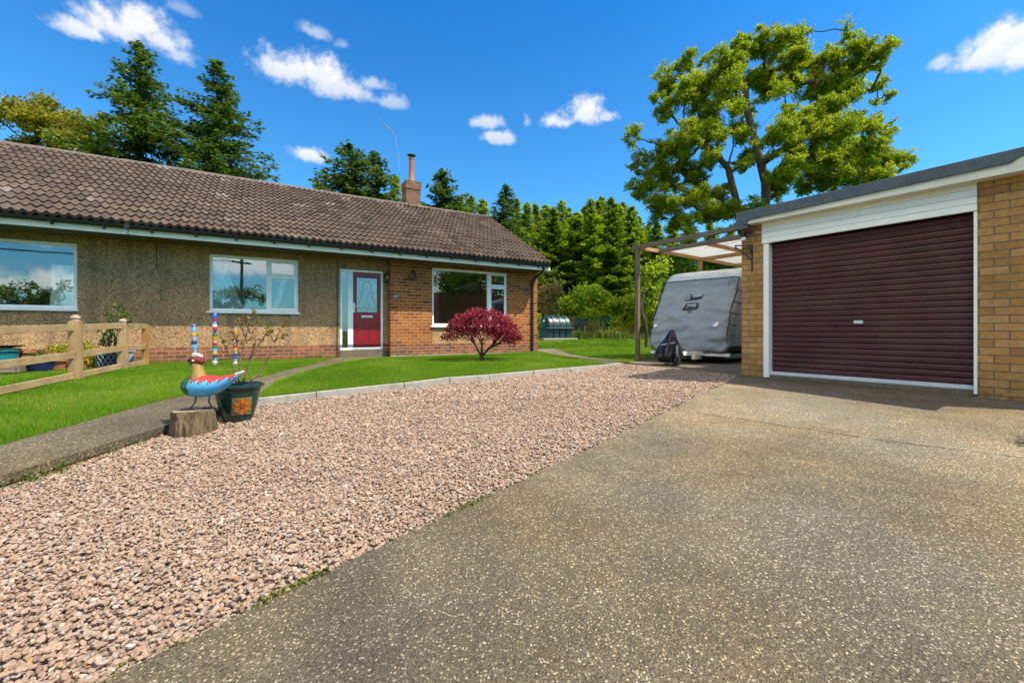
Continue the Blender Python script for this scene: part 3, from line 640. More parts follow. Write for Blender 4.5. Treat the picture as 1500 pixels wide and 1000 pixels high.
# the roof: courses of interlocking tiles with a rolled profile
P0 = Vector((0, -.70, 2.838)); P1 = Vector((0, 3.78, 5.36)); up = (P1-P0); SL = up.length; up.normalize(); nrm = Vector((0, -up.z, up.y))
ROWS = 15; GA_ = SL/ROWS; WAVE = .149; SEG = 10; NT_ = int((XR+.02-(XL))/WAVE); X0 = XR+.05-NT_*WAVE
prof = [.036*(max(0, math.cos(2*math.pi*(k/SEG)))**.8 if math.cos(2*math.pi*(k/SEG)) > 0 else -.28*abs(math.cos(2*math.pi*(k/SEG)))) for k in range(SEG)]
rt = np.random.RandomState(11); V = []; F = []; A = []; col_n = NT_*SEG+1
for r_ in range(ROWS):
    s0, s1 = r_*GA_, (r_+1)*GA_+.03
    jit = rt.normal(0, .0025, NT_+1); jv = rt.normal(0, .8, NT_+1)
    base = len(V)
    for s_, lift in ((s0, -.016), (s0, .046), (s0+.02, .048), ((s0+s1)/2, .027), (s1, .006)):
        for c_ in range(col_n):
            ti = c_//SEG; h = prof[c_ % SEG]+lift+jit[ti]; x = X0+c_*WAVE/SEG
            sag = .018*math.sin((x+3)*.35)+.008*math.sin(x*1.7+r_*.2)
            p = P0+up*s_+nrm*(h if lift > 0 else h*.9-.008); V.append((x, p.y, p.z-sag*(s_/SL)))
    for k in range(4):
        for c_ in range(col_n-1):
            a = base+k*col_n+c_; F.append((a, a+1, a+1+col_n, a+col_n)); ti = c_//SEG
            A.append(min(1, max(0, .5+.28*jv[(ti//2)]+.07*jv[ti])))
V = np.array(V); F = np.array(F); A = np.array(A)
hi = (V[F[:, 0], 0] < -7.2) & (V[F[:, 0], 0] > -7.75) & (np.arange(len(F))//(4*(col_n-1)) == 3); A[hi] = 1
roof = np_mesh('roof', V, F, M['tile'], H, {'var': A}, True); roof.data.set_sharp_from_angle(angle=R(45))
mb = MB(); mb.quad((X0, P0.y+.06, P0.z-.03), (XR+.03, P0.y+.06, P0.z-.03), (XR+.03, P1.y, P1.z-.05), (X0, P1.y, P1.z-.05)); mb.quad((X0, P1.y, P1.z-.05), (XR+.03, P1.y, P1.z-.05), (XR+.03, YB+.5, 2.9), (X0, YB+.5, 2.9))
mb.build('roof_deck', M['soil'], roof)
mb = MB(); n = int((XR-XL)/.45); r = random.Random(4)
for k in range(n):
    x1 = XR+.06-k*.45; x0 = x1-.445; zz = r.uniform(-.006, .006)-.018*math.sin((x0+3)*.35); vs = []
    for x, q in ((x0, 1), (x1, .94)):
        for j in range(9):
            a_ = math.pi*(j/8)*1.1-.05*math.pi; vs.append((x, 3.80+math.cos(a_)*.125*q, 5.315+zz+math.sin(a_)*.105*q))
    mb.add(vs, [(j, j+1, j+10, j+9) for j in range(8)]+[tuple(range(9)), tuple(range(9, 18))])
M['ridge'] = paint('ridge_tile', (.135, .105, .085), .9, .3, 10, .5, 80, dirt=.3)
mb.build('ridge_tiles', M['ridge'], roof, smooth=True)
mb = MB(); mb.bar((XR+.045, P0.y+.02, P0.z+.0), (XR+.045, P1.y, P1.z+.0), .03, .05); mb.build('verge_mortar', M['lead'], roof)
# chimney
cx0, cx1, cy0, cy1 = 1.52, 2.06, 3.66, 4.2
mb = MB(); mb.box(cx0, cx1, cy0, cy1, 4.9, 6.0); ch = mb.build('chimney', M['brick_chimney'], H)
mb = MB(); mb.box(cx0-.022, cx1+.022, cy0-.022, cy1+.022, 5.92, 6.225); mb.box(cx0-.01, cx1+.01, cy0-.01, cy1+.01, 6.223, 6.24); mb.build('chimney_cap', M['brick_chimney'], ch, bevel=.008)
M['flue'] = paint('clay_flue', (.36, .12, .05), .7, .25, 5, .1, 40, dirt=.35)
mb = MB(); mb.lathe([(.15, 6.24), (.12, 6.30), (.103, 6.33), (.098, 6.8), (.094, 7.1), (.107, 7.11), (.107, 7.15), (.09, 7.155), (.07, 7.16)], 20, (1.80, 3.93, 0)); mb.build('chimney_pot', M['flue'], ch, smooth=True)
mb = MB(); mb.lathe([(.0, 7.315), (.07, 7.30), (.155, 7.265), (.158, 7.25), (.15, 7.245), (.0, 7.27)], 24, (1.80, 3.93, 0))
for a_ in (0, 2.1, 4.2): mb.bar((1.80+.085*math.cos(a_), 3.93+.085*math.sin(a_), 7.1), (1.80+.085*math.cos(a_), 3.93+.085*math.sin(a_), 7.27), .012, .012)
M['cowl'] = paint('cowl_metal', (.07, .055, .045), .6, .3, 10); mb.build('chimney_cowl', M['cowl'], ch, smooth=True)
mb = MB(); mb.box(cx0-.16, cx1+.18, cy0-.03, cy0-.002, 5.235, 5.33); mb.box(cx0-.03, cx0-.002, cy0-.03, cy1, 5.28, 5.38)
mb.quad((cx0-.22, 3.40, 5.20), (cx1+.25, 3.40, 5.20), (cx1+.18, 3.66, 5.335), (cx0-.16, 3.66, 5.335)); mb.build('lead_flashing', M['lead'], ch)
P_ = [(random.Random(k).uniform(cx0-.3, cx1+.3), 3.38+random.Random(k+900).gauss(0, .03), 5.215+random.Random(k+99).uniform(-.02, .02)) for k in range(500)]
V, F, q = leafy('m', None, P_, .028, 4); M['moss_y'] = leaf_mat('roof_moss', [(0, (.17, .13, .03)), (1, (.34, .27, .07))], .1, .9, .1); np_mesh('roof_moss', V, F, M['moss_y'], roof, {'var': q.rand(len(F))})
# television aerial fixed to the back of the stack
mb = MB(); a0 = Vector((1.50, 4.3, 5.6)); a1 = Vector((1.43, 4.35, 7.3)); a2 = Vector((1.30, 4.4, 8.12))
mb.tube([a0, a1, a2], .007, 6); ae = mb.build('tv_aerial', M['lead'], ch)
mb = MB(); b0 = a2; b1 = Vector((.88, 4.45, 8.45)); b2 = Vector((.69, 4.47, 8.62))
mb.tube([b0, b1], .011, 6); mb.tube([b1, b2], .005, 5)
dd = (b1-b0); 
for k in range(9): c_ = b0+dd*(k/8); mb.tube([c_+Vector((0, -.07, .02)), c_+Vector((0, .07, -.02))], .006, 4)
mb.build('aerial_boom', M['lead'], ch)

# windows and door
def frame_ring(mb, x0, x1, z0, z1, w_, y0, y1):
    mb.box(x0, x0+w_, y0, y1, z0, z1); mb.box(x1-w_, x1, y0, y1, z0, z1); mb.box(x0+w_, x1-w_, y0, y1, z0, z0+w_); mb.box(x0+w_, x1-w_, y0, y1, z1-w_, z1)
def window(rect, y, mull, trans, mat, label, sill=True):
    x0, x1, z0, z1 = rect; mb = MB(); frame_ring(mb, x0+.004, x1-.004, z0+.004, z1-.004, .062, y+.05, y+.115)
    panes = []
    if mull:
        ma, mb_ = mull; mb.box(ma, mb_, y+.051, y+.114, z0+.066, z1-.066)
        mb.box(mb_, x1-.066, y+.051, y+.114, trans-.03, trans+.03)
        panes.append((x0+.066, ma, z0+.066, z1-.066, 0)); panes.append((mb_, x1-.066, trans+.03, z1-.066, 1)); panes.append((mb_, x1-.066, z0+.066, trans-.03, 1))
    else: panes.append((x0+.066, x1-.066, z0+.066, z1-.066, 0))
    f = tag(mb.build('window', M['white'], H, bevel=.005), label)
    for a, b_, c_, d_, cas in panes:
        if cas:
            m2 = MB(); frame_ring(m2, a-.018, b_+.018, c_-.018, d_+.018, .055, y+.036, y+.052); m2.build('sash', M['white'], f, bevel=.005); a += .036; b_ -= .036; c_ += .036; d_ -= .036
        m2 = MB(); m2.quad((a, y+.075, c_), (b_, y+.075, c_), (b_, y+.075, d_), (a, y+.075, d_)); m2.build('pane', mat, f)
    if sill:
        m2 = MB(); m2.box(x0-.04, x1+.03, y-.055, y+.10, z0-.045, z0-.002); m2.box(x0, x1, y+.02, y+.06, z0, z0+.03); m2.build('sill', M['white'], f, bevel=.006)
    return f
window(W1, D, None, 0, M['glass'], 'wide single-pane window')
window(W2, D, (-2.945, -2.868), 2.05, M['glass'], 'window with two small opening lights')
window(W3, 0, (2.99, 3.09), 2.085, M['glass_front'], 'large window in the brick front')
# house door with side light
f = MB(); x0, x1, z0, z1 = DR; z0 = .20; y = D
frame_ring(f, x0+.003, x1-.003, z0, z1-.003, .058, y+.03, y+.10); f.box(-1.06, -.93, y+.031, y+.099, z0+.05, z1-.06)
df = f.build('door_frame', M['white'], H, bevel=.004)
m2 = MB(); m2.quad((-1.21, y+.06, z0+.05), (-1.055, y+.06, z0+.05), (-1.055, y+.06, z1-.06), (-1.21, y+.06, z1-.06)); m2.build('side_pane', M['glass'], df)
L0, L1, B0, B1 = -.928, -.199, .252, 2.29
g0, g1, h0, h1 = -.834, -.297, 1.215, 2.14
mb = MB(); wall(L0, L1, B0, B1, y+.045, [(g0, g1, h0, h1)], mb, .03)
for a, b_ in ((-.86, -.60), (-.53, -.27)):
    frame_ring(mb, a, b_, .42, .98, .018, y+.037, y+.046); mb.box(a+.04, b_-.04, y+.039, y+.046, .46, .94)
frame_ring(mb, g0-.03, g1+.03, h0-.03, h1+.03, .03, y+.034, y+.046)
dr = mb.build('door', M['door_red'], H, bevel=.003)
m2 = MB(); m2.quad((g0, y+.06, h0), (g1, y+.06, h0), (g1, y+.06, h1), (g0, y+.06, h1)); m2.build('door_glass', M['glass_obsc'], dr)
m2 = MB(); cxg = (g0+g1)/2
def came(pts): m2.tube([(cxg+a_, y+.056, b_) for a_, b_ in pts], .006, 5)
came([(0, 1.25), (.06, 1.40), (0, 1.58), (-.06, 1.40), (0, 1.25)]); came([(0, 1.62), (.05, 1.74), (0, 1.92), (-.05, 1.74), (0, 1.62)])
came([(-.24, 1.22), (-.20, 1.5), (-.10, 1.75), (-.12, 1.95), (0, 2.08), (.12, 1.95), (.10, 1.75), (.20, 1.5), (.24, 1.22)]); came([(-.25, 2.02), (-.14, 2.10), (0, 2.04), (.14, 2.10), (.25, 2.02)])
came([(-.25, 1.32), (.25, 1.32)]); came([(-.2, 1.8), (-.13, 1.66), (-.2, 1.5)]); came([(.2, 1.8), (.13, 1.66), (.2, 1.5)])
m2.build('glazing_lead', M['lead'], dr)
m2 = MB(); m2.box(cxg-.15, cxg+.15, y+.03, y+.045, 1.06, 1.13); m2.box(cxg-.125, cxg+.125, y+.022, y+.031, 1.075, 1.115); m2.build('letter_box', M['alu'], dr, bevel=.004)
m2 = MB(); m2.box(-.925, -.885, y+.03, y+.046, 1.20, 1.46); m2.tube([(-.905, y+.03, 1.36), (-.905, y-.01, 1.36), (-.80, y-.012, 1.36)], .010, 8); m2.build('door_handle', M['steel'], dr, smooth=True)
m2 = MB(); m2.box(L0, L1, y+.02, y+.05, .215, .25); m2.build('threshold', M['alu'], df)
m2 = MB(); m2.box(-1.27, -.06, y-.03, y+.2, -.1, .198); m2.build('door_step', M['slab'], H, bevel=.01)
m2 = MB(); m2.box(-.02, 4.9, -.12, -.001, -.1, .028); m2.build('wall_footing', M['kerb'], H, bevel=.01)
m2 = MB()
for k in range(6): m2.box(.02+.0*k, .10, -.03, -.001, 1.62, 1.70) if k == 0 else None
m2 = MB(); m2.box(.09, .175, -.03, -.001, 1.61, 1.70); m2.box(.115, .15, -.036, -.029, 1.64, 1.675); M['bluegrey'] = paint('bell_plastic', (.25, .32, .42), .4); m2.build('door_bell', M['bluegrey'], H, bevel=.004)
# wall lamps: coach lantern by the door, up-and-down bracket lamp on the brick
M['amber'] = glass_mat('lamp_glass', (.9, .75, .4), .1)
def wall_lamp(x, yw, z, side=False):
    mb = MB(); s_ = -1
    mb.box(x-.03, x+.03, yw-.018, yw-.001, z-.14, z+.12); mb.tube([(x, yw-.015, z+.10), (x, yw-.06, z+.17), (x, yw-.12, z+.155), (x, yw-.13, z+.11)], .009, 6)
    mb.lathe([(.0, .13), (.02, .12), (.035, .105), (.085, .075), (.09, .065), (.0, .07)], 6, (x, yw-.13, z)); mb.lathe([(.0, -.115), (.03, -.105), (.05, -.095), (.05, -.085), (0, -.085)], 6, (x, yw-.13, z))
    for k in range(6):
        a_ = k*math.pi/3; mb.bar((x+.078*math.cos(a_), yw-.13+.078*math.sin(a_), z+.07), (x+.047*math.cos(a_), yw-.13+.047*math.sin(a_), z-.088), .007, .007)
    l = mb.build('wall_lamp', M['black'], H, bevel=.001)
    m2 = MB(); m2.lathe([(.043, -.085), (.072, .068)], 6, (x, yw-.13, z)); m2.build('lamp_glass', M['amber'], l)
    return l
wall_lamp(-.075, D, 2.17); wall_lamp(.60, 0, 2.25)
# hairline crack and old pipe stub marks stay in the render
mb = MB(); mb.tube([(-5.03, D-.004, 2.62), (-5.035, D-.004, 2.4), (-5.025, D-.004, 2.2), (-5.03, D-.004, 2.05)], .007, 4); mb.build('wall_stain_strip', M['black'], H)

# curtains and sill things, standing in the rooms behind the glass
M['net'] = paint('curtain_net', (.86, .85, .82), .9, .1, 3); M['pink'] = paint('curtain_rose', (.62, .22, .17), .9, .15, 3)
def hpt(x, y, z=0): p = HC+HT*x-HN*y; return Vector((p.x, p.y, z))
def curtain(label, pts_top, pts_bot, z0, z1, y, mat, folds=9, group=None):
    """pleated cloth between a top edge (x0,x1) and a bottom edge (x0,x1) in house coordinates"""
    mb = MB(); n = folds*6; rows = 8
    o = []
    for j in range(rows+1):
        u = j/rows; a = pts_bot[0]+(pts_top[0]-pts_bot[0])*u**.7; b_ = pts_bot[1]+(pts_top[1]-pts_bot[1])*u**.7
        for i in range(n+1):
            q = i/n; p = hpt(a+(b_-a)*q, y+.028*math.sin(q*folds*6.283)+.01*math.sin(q*17+u*3), z0+(z1-z0)*u); o.append(p)
    mb.add(o, [(j*(n+1)+i, j*(n+1)+i+1, (j+1)*(n+1)+i+1, (j+1)*(n+1)+i) for j in range(rows) for i in range(n)])
    return tag(mb.build('curtain', mat, smooth='all'), label, 'curtain', group)
curtain('white curtain hanging at the right side of the wide window by the fence', (-6.72, -6.37), (-6.74, -6.38), 1.2, 2.05, D+.15, M['net'], 5)
curtain('straight white curtain at the left side of the middle window', (-4.03, -3.74), (-4.03, -3.70), 1.22, 2.42, D+.16, M['net'], 5)
curtain('white net curtain swept to one side in the middle window', (-3.90, -3.80), (-3.62, -3.34), 1.22, 2.38, D+.15, M['net'], 3)
curtain('slanting white curtain behind the small lower light of the middle window', (-2.62, -2.5), (-2.86, -2.74), 1.2, 2.0, D+.15, M['net'], 3)
curtain('dusky pink curtain inside the large front window', (1.27, 1.45), (1.27, 1.45), .9, 2.45, .15, M['pink'], 3)
t_ = thing('sill_pot', 'white square planter on the sill inside the middle window', 'plant pot', tuple(hpt(-3.66, D+.20, 1.19)), HA)
mb = MB(); mb.lathe([(.11, 0), (.13, .2), (.135, .21), (.12, .21), (.115, .17), (0, .17)], 4); mb.build('pot', M['net'], t_)

# ------------------------------------------------------------------ the garage (local x along the door, y into it)
g = thing('garage', 'flat-roofed buff brick garage with a wide maroon roller door', 'garage', (GO.x, GO.y, 0), GA)
GL, GR, GD = -.333, 3.4, 6.2
DX0, DX1, DZ = .0, 2.232, 2.40
mb = MB(); mb.quad((GL, 0, -.3), (DX0, 0, -.3), (DX0, 0, 2.5), (GL, 0, 2.5)); mb.quad((DX1+.004, 0, -.3), (GR, 0, -.3), (GR, 0, 2.5), (DX1+.004, 0, 2.5)); mb.quad((DX0, 0, 2.36), (DX1+.004, 0, 2.36), (DX1+.004, 0, 2.5), (DX0, 0, 2.5))
mb.quad((DX0, 0, -.3), (DX0, .2, -.3), (DX0, .2, 2.36), (DX0, 0, 2.36)); mb.quad((DX1+.004, 0, -.3), (DX1+.004, .2, -.3), (DX1+.004, .2, 2.36), (DX1+.004, 0, 2.36))
mb.quad((GL, 0, -.3), (GL, GD, -.3), (GL, GD, 2.5), (GL, 0, 2.5)); mb.quad((GR, 0, -.3), (GR, GD, -.3), (GR, GD, 2.5), (GR, 0, 2.5)); mb.quad((GL, GD, -.3), (GR, GD, -.3), (GR, GD, 2.5), (GL, GD, 2.5))
mb.build('brick_wall', M['brick_garage'], g)
# flat roof: felt upstand drip, cream fascia
def rz(x): return 2.535+.032*(x-GL)/2.9          # slight fall along the roof
mb = MB(); OV = .25; x0, x1 = -.30, 2.50
mb.add([(x0, -OV, rz(x0)-.145), (x1, -OV, rz(x1)-.135), (x1+.06, -OV, rz(x1)-.09), (x1+.10, -OV, rz(x1)-.075), (GR+.1, -OV, rz(GR)-.085), (GR+.1, -OV, rz(GR)), (x0, -OV, rz(x0))]+
       [(x0, -OV+.03, rz(x0)-.145), (x1, -OV+.03, rz(x1)-.135), (x1+.06, -OV+.03, rz(x1)-.09), (x1+.10, -OV+.03, rz(x1)-.075), (GR+.1, -OV+.03, rz(GR)-.085), (GR+.1, -OV+.03, rz(GR)), (x0, -OV+.03, rz(x0))],
       [tuple(range(7)), tuple(reversed(range(7, 14)))]+[(i, (i+1) % 7, (i+1) % 7+7, i+7) for i in range(7)])
mb.box(x0, GR+.1, -OV+.03, GD+.2, 2.49, 2.528); mb.box(x0, x0+.03, -OV+.03, GD+.2, 2.39, 2.533); 
mb.build('felt_roof', M['felt'], g, bevel=.006)
mb = MB(); mb.box(x0+.035, GR, -OV+.032, -OV+.055, 2.335, 2.487); mb.box(x0+.035, GR, -OV+.056, -.002, 2.345, 2.365); mb.build('fascia_board', M['fascia'], g, bevel=.003)
mb = MB(); mb.box(x0-.02, x0+.15, -OV-.005, -OV+.16, 2.27, 2.39); mb.box(x0+.13, x0+.165, -OV-.03, -OV+.1, 2.33, 2.41); mb.build('roof_corner_box', M['felt'], g, bevel=.005)
# white boarding over the door
mb = MB(); n = 4; zb0, zb1 = 2.035, 2.362
for k in range(n):
    a = zb0+(zb1-zb0)*k/n; b_ = zb0+(zb1-zb0)*(k+1)/n
    mb.box(DX0-.018, DX1+.006, -.030, -.004, a+.004, b_-.003); 
mb.box(DX0-.012, DX1+.002, -.018, -.002, zb0, zb1); mb.build('cladding', M['white'], g, bevel=.003)
for a, b_ in ((DX0-.002, DX0+.075), (DX1-.022, DX1+.006)): mb = MB(); mb.box(a, b_, -.012, .16, .0, zb0-.003); mb.build('door_jamb', M['white'], g, bevel=.004)
# ribbed roller curtain
mb = MB(); zz0, zz1 = .085, 2.034; nr = 26; hgt = (zz1-zz0)/nr; Y_ = .105; profl = []
for k in range(nr):
    a = zz0+k*hgt; profl += [(Y_+.016, a), (Y_+.016, a+.10*hgt), (Y_-.004, a+.20*hgt), (Y_-.008, a+.40*hgt), (Y_-.002, a+.50*hgt), (Y_-.002, a+.56*hgt), (Y_-.008, a+.66*hgt), (Y_-.004, a+.88*hgt)]
profl.append((Y_+.016, zz1)); n = len(profl); NX = 24
vs = []
for i in range(NX+1):
    x = DX0+.07+(DX1-DX0-.085)*i/NX
    for p, z in profl: vs.append((x, p+.003*math.sin(x*3+z*2)+.0015*math.sin(x*9), z))
mb.add(vs, [(i*n+j, (i+1)*n+j, (i+1)*n+j+1, i*n+j+1) for i in range(NX) for j in range(n-1)])
door = mb.build('roller_door', M['maroon'], g, smooth=True, angle=28)
mb = MB(); mb.box(DX0+.076, DX1-.024, .075, .12, .035, .088); mb.box(DX0+.076, DX1-.024, .070, .076, .045, .06); mb.build('bottom_rail', M['alu'], door, bevel=.003)
mb = MB(); mb.box(1.098, 1.20, .075, .1, .80, .842); mb.box(1.105, 1.145, .066, .076, .812, .835); mb.tube([(1.172, .075, .828), (1.172, .062, .828)], .011, 10); mb.build('door_lock', M['steel'], door, bevel=.002)
mb = MB(); mb.box(DX0+.06, DX1, .02, .2, -.1, .034); mb.build('door_sill', M['slab'], g)
mb = MB(); mb.quad((DX0+.05, .19, 0), (DX1, .19, 0), (DX1, .19, 2.3), (DX0+.05, .19, 2.3)); mb.build('door_backing', M['black'], g)
# bracket lamp frame and floodlight on the pier
mb = MB(); lx, lz = -.20, 1.93
mb.bar((lx+.03, -.008, lz-.30), (lx+.03, -.008, lz+.12), .022, .012); mb.bar((lx+.03, -.012, lz+.11), (lx-.17, -.15, lz+.12), .018, .018); mb.bar((lx+.03, -.014, lz-.12), (lx-.165, -.148, lz+.105), .014, .014)
mb.tube([(lx-.03+.055*math.cos(a_), -.062+.02*math.cos(a_), lz+.02+.055*math.sin(a_)) for a_ in [q*.4 for q in range(17)]], .010, 6); mb.tube([(lx-.155, -.14, lz+.10), (lx-.155, -.14, lz+.06)], .012, 6)
mb.build('iron_bracket', M['black'], g, bevel=.002)
mb = MB(); mb.bar((-.18, -.008, 2.235), (-.18, -.1, 2.235), .03, .02); mb.box(-.27, -.12, -.13, -.09, 2.215, 2.25); mb.box(-.26, -.20, -.2, -.1, 2.16, 2.225); fl = mb.build('flood_light', M['black'], g, bevel=.005)
mb = MB(); mb.lathe([(.038, -.05), (.034, 0), (.0, .012)], 12, (-.235, -.15, 2.165)); mb.build('sensor', M['white'], fl, smooth=True)
mb = MB(); mb.tube([(-.12, -.006, 2.235), (0, -.006, 2.215)], .005, 5); mb.build('lamp_cable', M['white'], g)

# ------------------------------------------------------------------ rail fence on the left lawn
FP = [(-5.85, 3.9), (-6.73, 6.63), (-7.12, 7.87), (-7.50, 8.80)]
fe = thing('rail_fence', 'low new timber post and rail fence crossing the lawn to the house', 'fence', (FP[1][0], FP[1][1], G(*FP[1])))
def rel(p, o): return (p[0]-o.location.x, p[1]-o.location.y, p[2]-o.location.z)
M['cap'] = paint('post_cap', (.30, .23, .16), .8, .25, 10, .3, 40)
for k, (x, y) in enumerate(FP):
    if k == 0: continue
    z = G(x, y); d = Vector((FP[k][0]-FP[k-1][0], FP[k][1]-FP[k-1][1])); a_ = math.atan2(d.y, d.x)
    w_ = (.13, .13, .12, .095)[k]; h_ = (.86, .90, .83, .84)[k]
    Mx = Matrix.Translation(rel((x, y, z), fe)) @ Matrix.Rotation(a_, 4, 'Z')
    mb = MB(); mb.box(-w_/2, w_/2, -w_/2, w_/2, -.1, h_, 0, Mx); p = mb.build('post', M['wood_new'] if k < 3 else M['wood_amber'], fe, bevel=.006)
    if k < 3:
        mb = MB(); mb.lathe([(.05, 0), (.058, .006), (.05, .018), (.054, .03), (.062, .05), (.052, .078), (.03, .095), (0, .10)], 16, rel((x, y, z+h_), fe)); mb.build('post_cap', M['cap'], p, smooth=True)
r = random.Random(6)
for k in range(3):
    a = Vector((*FP[k], 0)); b_ = Vector((*FP[k+1], 0)); d = (b_-a).normalized(); nrm_ = Vector((d.y, -d.x, 0))
    for z0_, hh_, nm, off in ((.80, .10, 'rail', .0), (.385, .10, 'rail', .0), (.065, .095, 'gravel_board', .0)):
        mb = MB(); za = G(a.x, a.y) if k else G(a.x, a.y)+.02; zb = G(b_.x, b_.y)
        s_ = .065; A0 = a+d*s_+nrm_*off; B0_ = b_-d*(s_ if k < 2 else .05)+nrm_*off
        mb.bar(rel((A0.x, A0.y, za+z0_+r.uniform(-.006, .006)), fe), rel((B0_.x, B0_.y, zb+z0_+r.uniform(-.006, .006)), fe), .038 if nm == 'rail' else .03, hh_)
        o = mb.build(nm, M['wood_rail'], fe, bevel=.004)

# ------------------------------------------------------------------ mosaic totem poles
COLS = dict(b=(.02, .10, .45), s=(.10, .38, .65), w=(.62, .60, .55), r=(.42, .02, .04), g=(.02, .20, .06), y=(.55, .34, .03), n=(.02, .05, .14), t=(.02, .22, .26), p=(.22, .02, .10), o=(.55, .20, .02))
for k, q in COLS.items(): M['tile_'+k] = paint('mosaic_'+k, q, .35, .25, 40, .3, 90)
def totem(x, y, h, rad, seq, label, lean):
    z = G(x, y); t_ = thing('mosaic_pole', label, 'garden pole', (x, y, z), .3, 'mosaic poles on the front lawn'); t_.rotation_euler = (lean*.3, lean, .3)
    mb = MB(); mb.lathe([(rad*.8, -.08), (rad*.8, h)], 12); mb.build('core', M['lead'], t_)
    n = len(seq); mb = MB(); kinds = sorted(set(seq)); r = random.Random(h)
    for i, q in enumerate(seq):
        z1 = h-h*.97*i/n; z0 = z1-h*.97/n+.004; rr = rad*r.uniform(.93, 1.06)
        mb.lathe([(rr*.9, z0), (rr, z0+.008), (rr, z1-.008), (rr*.9, z1)], 4 if i % 3 == 0 else 12, (0, 0, 0), kinds.index(q))
    mb.build('mosaic_band', [M['tile_'+q] for q in kinds], t_, bevel=.003)
totem(-5.56, 7.55, .83, .041, 'bsysnstwwbn', 'short blue and white mosaic pole behind the bird sculpture', -.04)
totem(-6.07, 8.78, 1.09, .043, 'bbpbwrbgoyrgsyntw', 'tall mosaic pole with a blue top under the middle window', 0)
totem(-5.66, 8.80, .80, .036, 'gyorrwrryonbsw', 'mosaic pole with a green top beside the potted shrub stems', .0)

# ------------------------------------------------------------------ painted bird on a log
SX, SY = -2.86, 3.86; SZ = G(SX, SY)-.062
log = thing('log', 'sawn section of tree trunk standing on the gravel as a plinth', 'log', (SX, SY, SZ))
m, t, b = new_mat('log_bark'); c = t.coord(); x, y, z = t.sep(c); n_ = t.noise(t.vmath('MULTIPLY', c, (14, 14, 2.5)), 1.4, 7, .7)
t.put(b.inputs['Base Color'], t.ramp(n_, [(.34, (.022, .013, .006)), (.48, (.12, .075, .034)), (.6, (.22, .15, .08)), (.72, (.34, .25, .15))])); b.inputs['Roughness'].default_value = .95; t.put(b.inputs['Normal'], t.bump(n_, 1, .06)); M['log'] = m
def wob(a_, z): return 1+.06*math.sin(3*a_+.7)+.04*math.sin(7*a_+z*8)+.05*mnoise.noise((math.cos(a_)*3, math.sin(a_)*3, z*3))+.03*mnoise.noise((math.cos(a_)*11, math.sin(a_)*11, z*2))
def wob2(a_, z):
    n1_ = mnoise.noise((math.cos(a_)*5, math.sin(a_)*5, z*4)); n2_ = 1-abs(mnoise.noise((math.cos(a_)*6+3, math.sin(a_)*6, z*3)))*2.2; n3_ = mnoise.noise((math.cos(a_)*22, math.sin(a_)*22, z*18))
    return wob(a_, z)*(1+.035*n1_-.10*max(0, n2_)**3+.014*n3_)
mb = MB(); mb.lathe([(.176-.012*q/22, -.04+.238*q/22) for q in range(22)]+[(.158, .20)], 150, wob=wob2); mb.f.pop(); mb.m.pop(); mb.build('bark', M['log'], log, smooth='all')
m, t, b = new_mat('log_end'); c = t.coord(); x, y, z = t.sep(c); rr = t.math('SQRT', t.math('ADD', t.math('MULTIPLY', x, x), t.math('MULTIPLY', y, y)))
rg = t.math('SINE', t.math('ADD', t.math('MULTIPLY', rr, 330), t.math('MULTIPLY', t.noise(c, 9, 3), 9))); cr = t.noise(c, 24, 5)
t.put(b.inputs['Base Color'], t.mix(t.rng(rg, -1, 1, 0, .5), t.mix(t.rng(cr, .35, .65), (.20, .14, .08), (.36, .27, .17)), (.12, .085, .05))); b.inputs['Roughness'].default_value = .9; M['log_end'] = m
mb = MB(); mb.lathe([(0, .198), (.09, .199), (.158, .1995)], 72, wob=wob); mb.build('cut_face', M['log_end'], log)
S_ = 1/163.0
bd = thing('bird_sculpture', 'painted metal garden bird with blue wings standing on the log', 'garden ornament', (-2.75, SY, SZ+.203), .0)
def bq(px, py, y=0): return Vector(((px-300)*S_, y, (597-py)*S_))
M['b_green'] = paint('bird_green', (.015, .085, .035), .35, .2, 20); M['b_red'] = paint('bird_red', (.42, .035, .025), .4, .25, 25); M['b_blue'] = paint('bird_blue', (.07, .33, .60), .4, .2, 20)
M['b_headred'] = paint('bird_head', (.16, .025, .015), .45, .4, 60); M['b_gold'] = paint('bird_gold', (.27, .17, .035), .5, .4, 60, .4, 140); M['b_grey'] = paint('bird_grey', (.42, .41, .38), .4, .2, 20); M['b_dark'] = paint('bird_iron', (.035, .03, .028), .5, .3, 30)
def tub(pts, n=18, ys=1.0): 
    mb = MB(); mb.tube([bq(a, b_) for a, b_, r_ in pts], [r_*S_ for a, b_, r_ in pts], n); return mb
BP = [(267, 567, .8), (268, 566.5, 6), (271, 565.5, 10.5), (276, 564.5, 13.4), (281, 564, 14.9), (288, 563.8, 15.8), (296, 563.5, 16), (304, 563, 15.6), (311, 562, 14.4), (318, 560.5, 12.4), (325, 558, 10), (333, 554.5, 7.4), (340, 551, 5.2), (347, 547.5, 3.8)]
bx_ = np.array([q[0] for q in BP]); xs_ = np.linspace(267, 347, 84); ys_ = np.interp(xs_, bx_, [q[1] for q in BP]); rs_ = np.interp(xs_, bx_, [q[2] for q in BP])
for _ in range(3): ys_[1:-1] = (ys_[:-2]+2*ys_[1:-1]+ys_[2:])/4; rs_[2:-1] = (rs_[1:-2]+2*rs_[2:-1]+rs_[3:])/4
mb = MB(); mb.tube([bq(a, b_) for a, b_ in zip(xs_, ys_)], [q*S_ for q in rs_], 48)
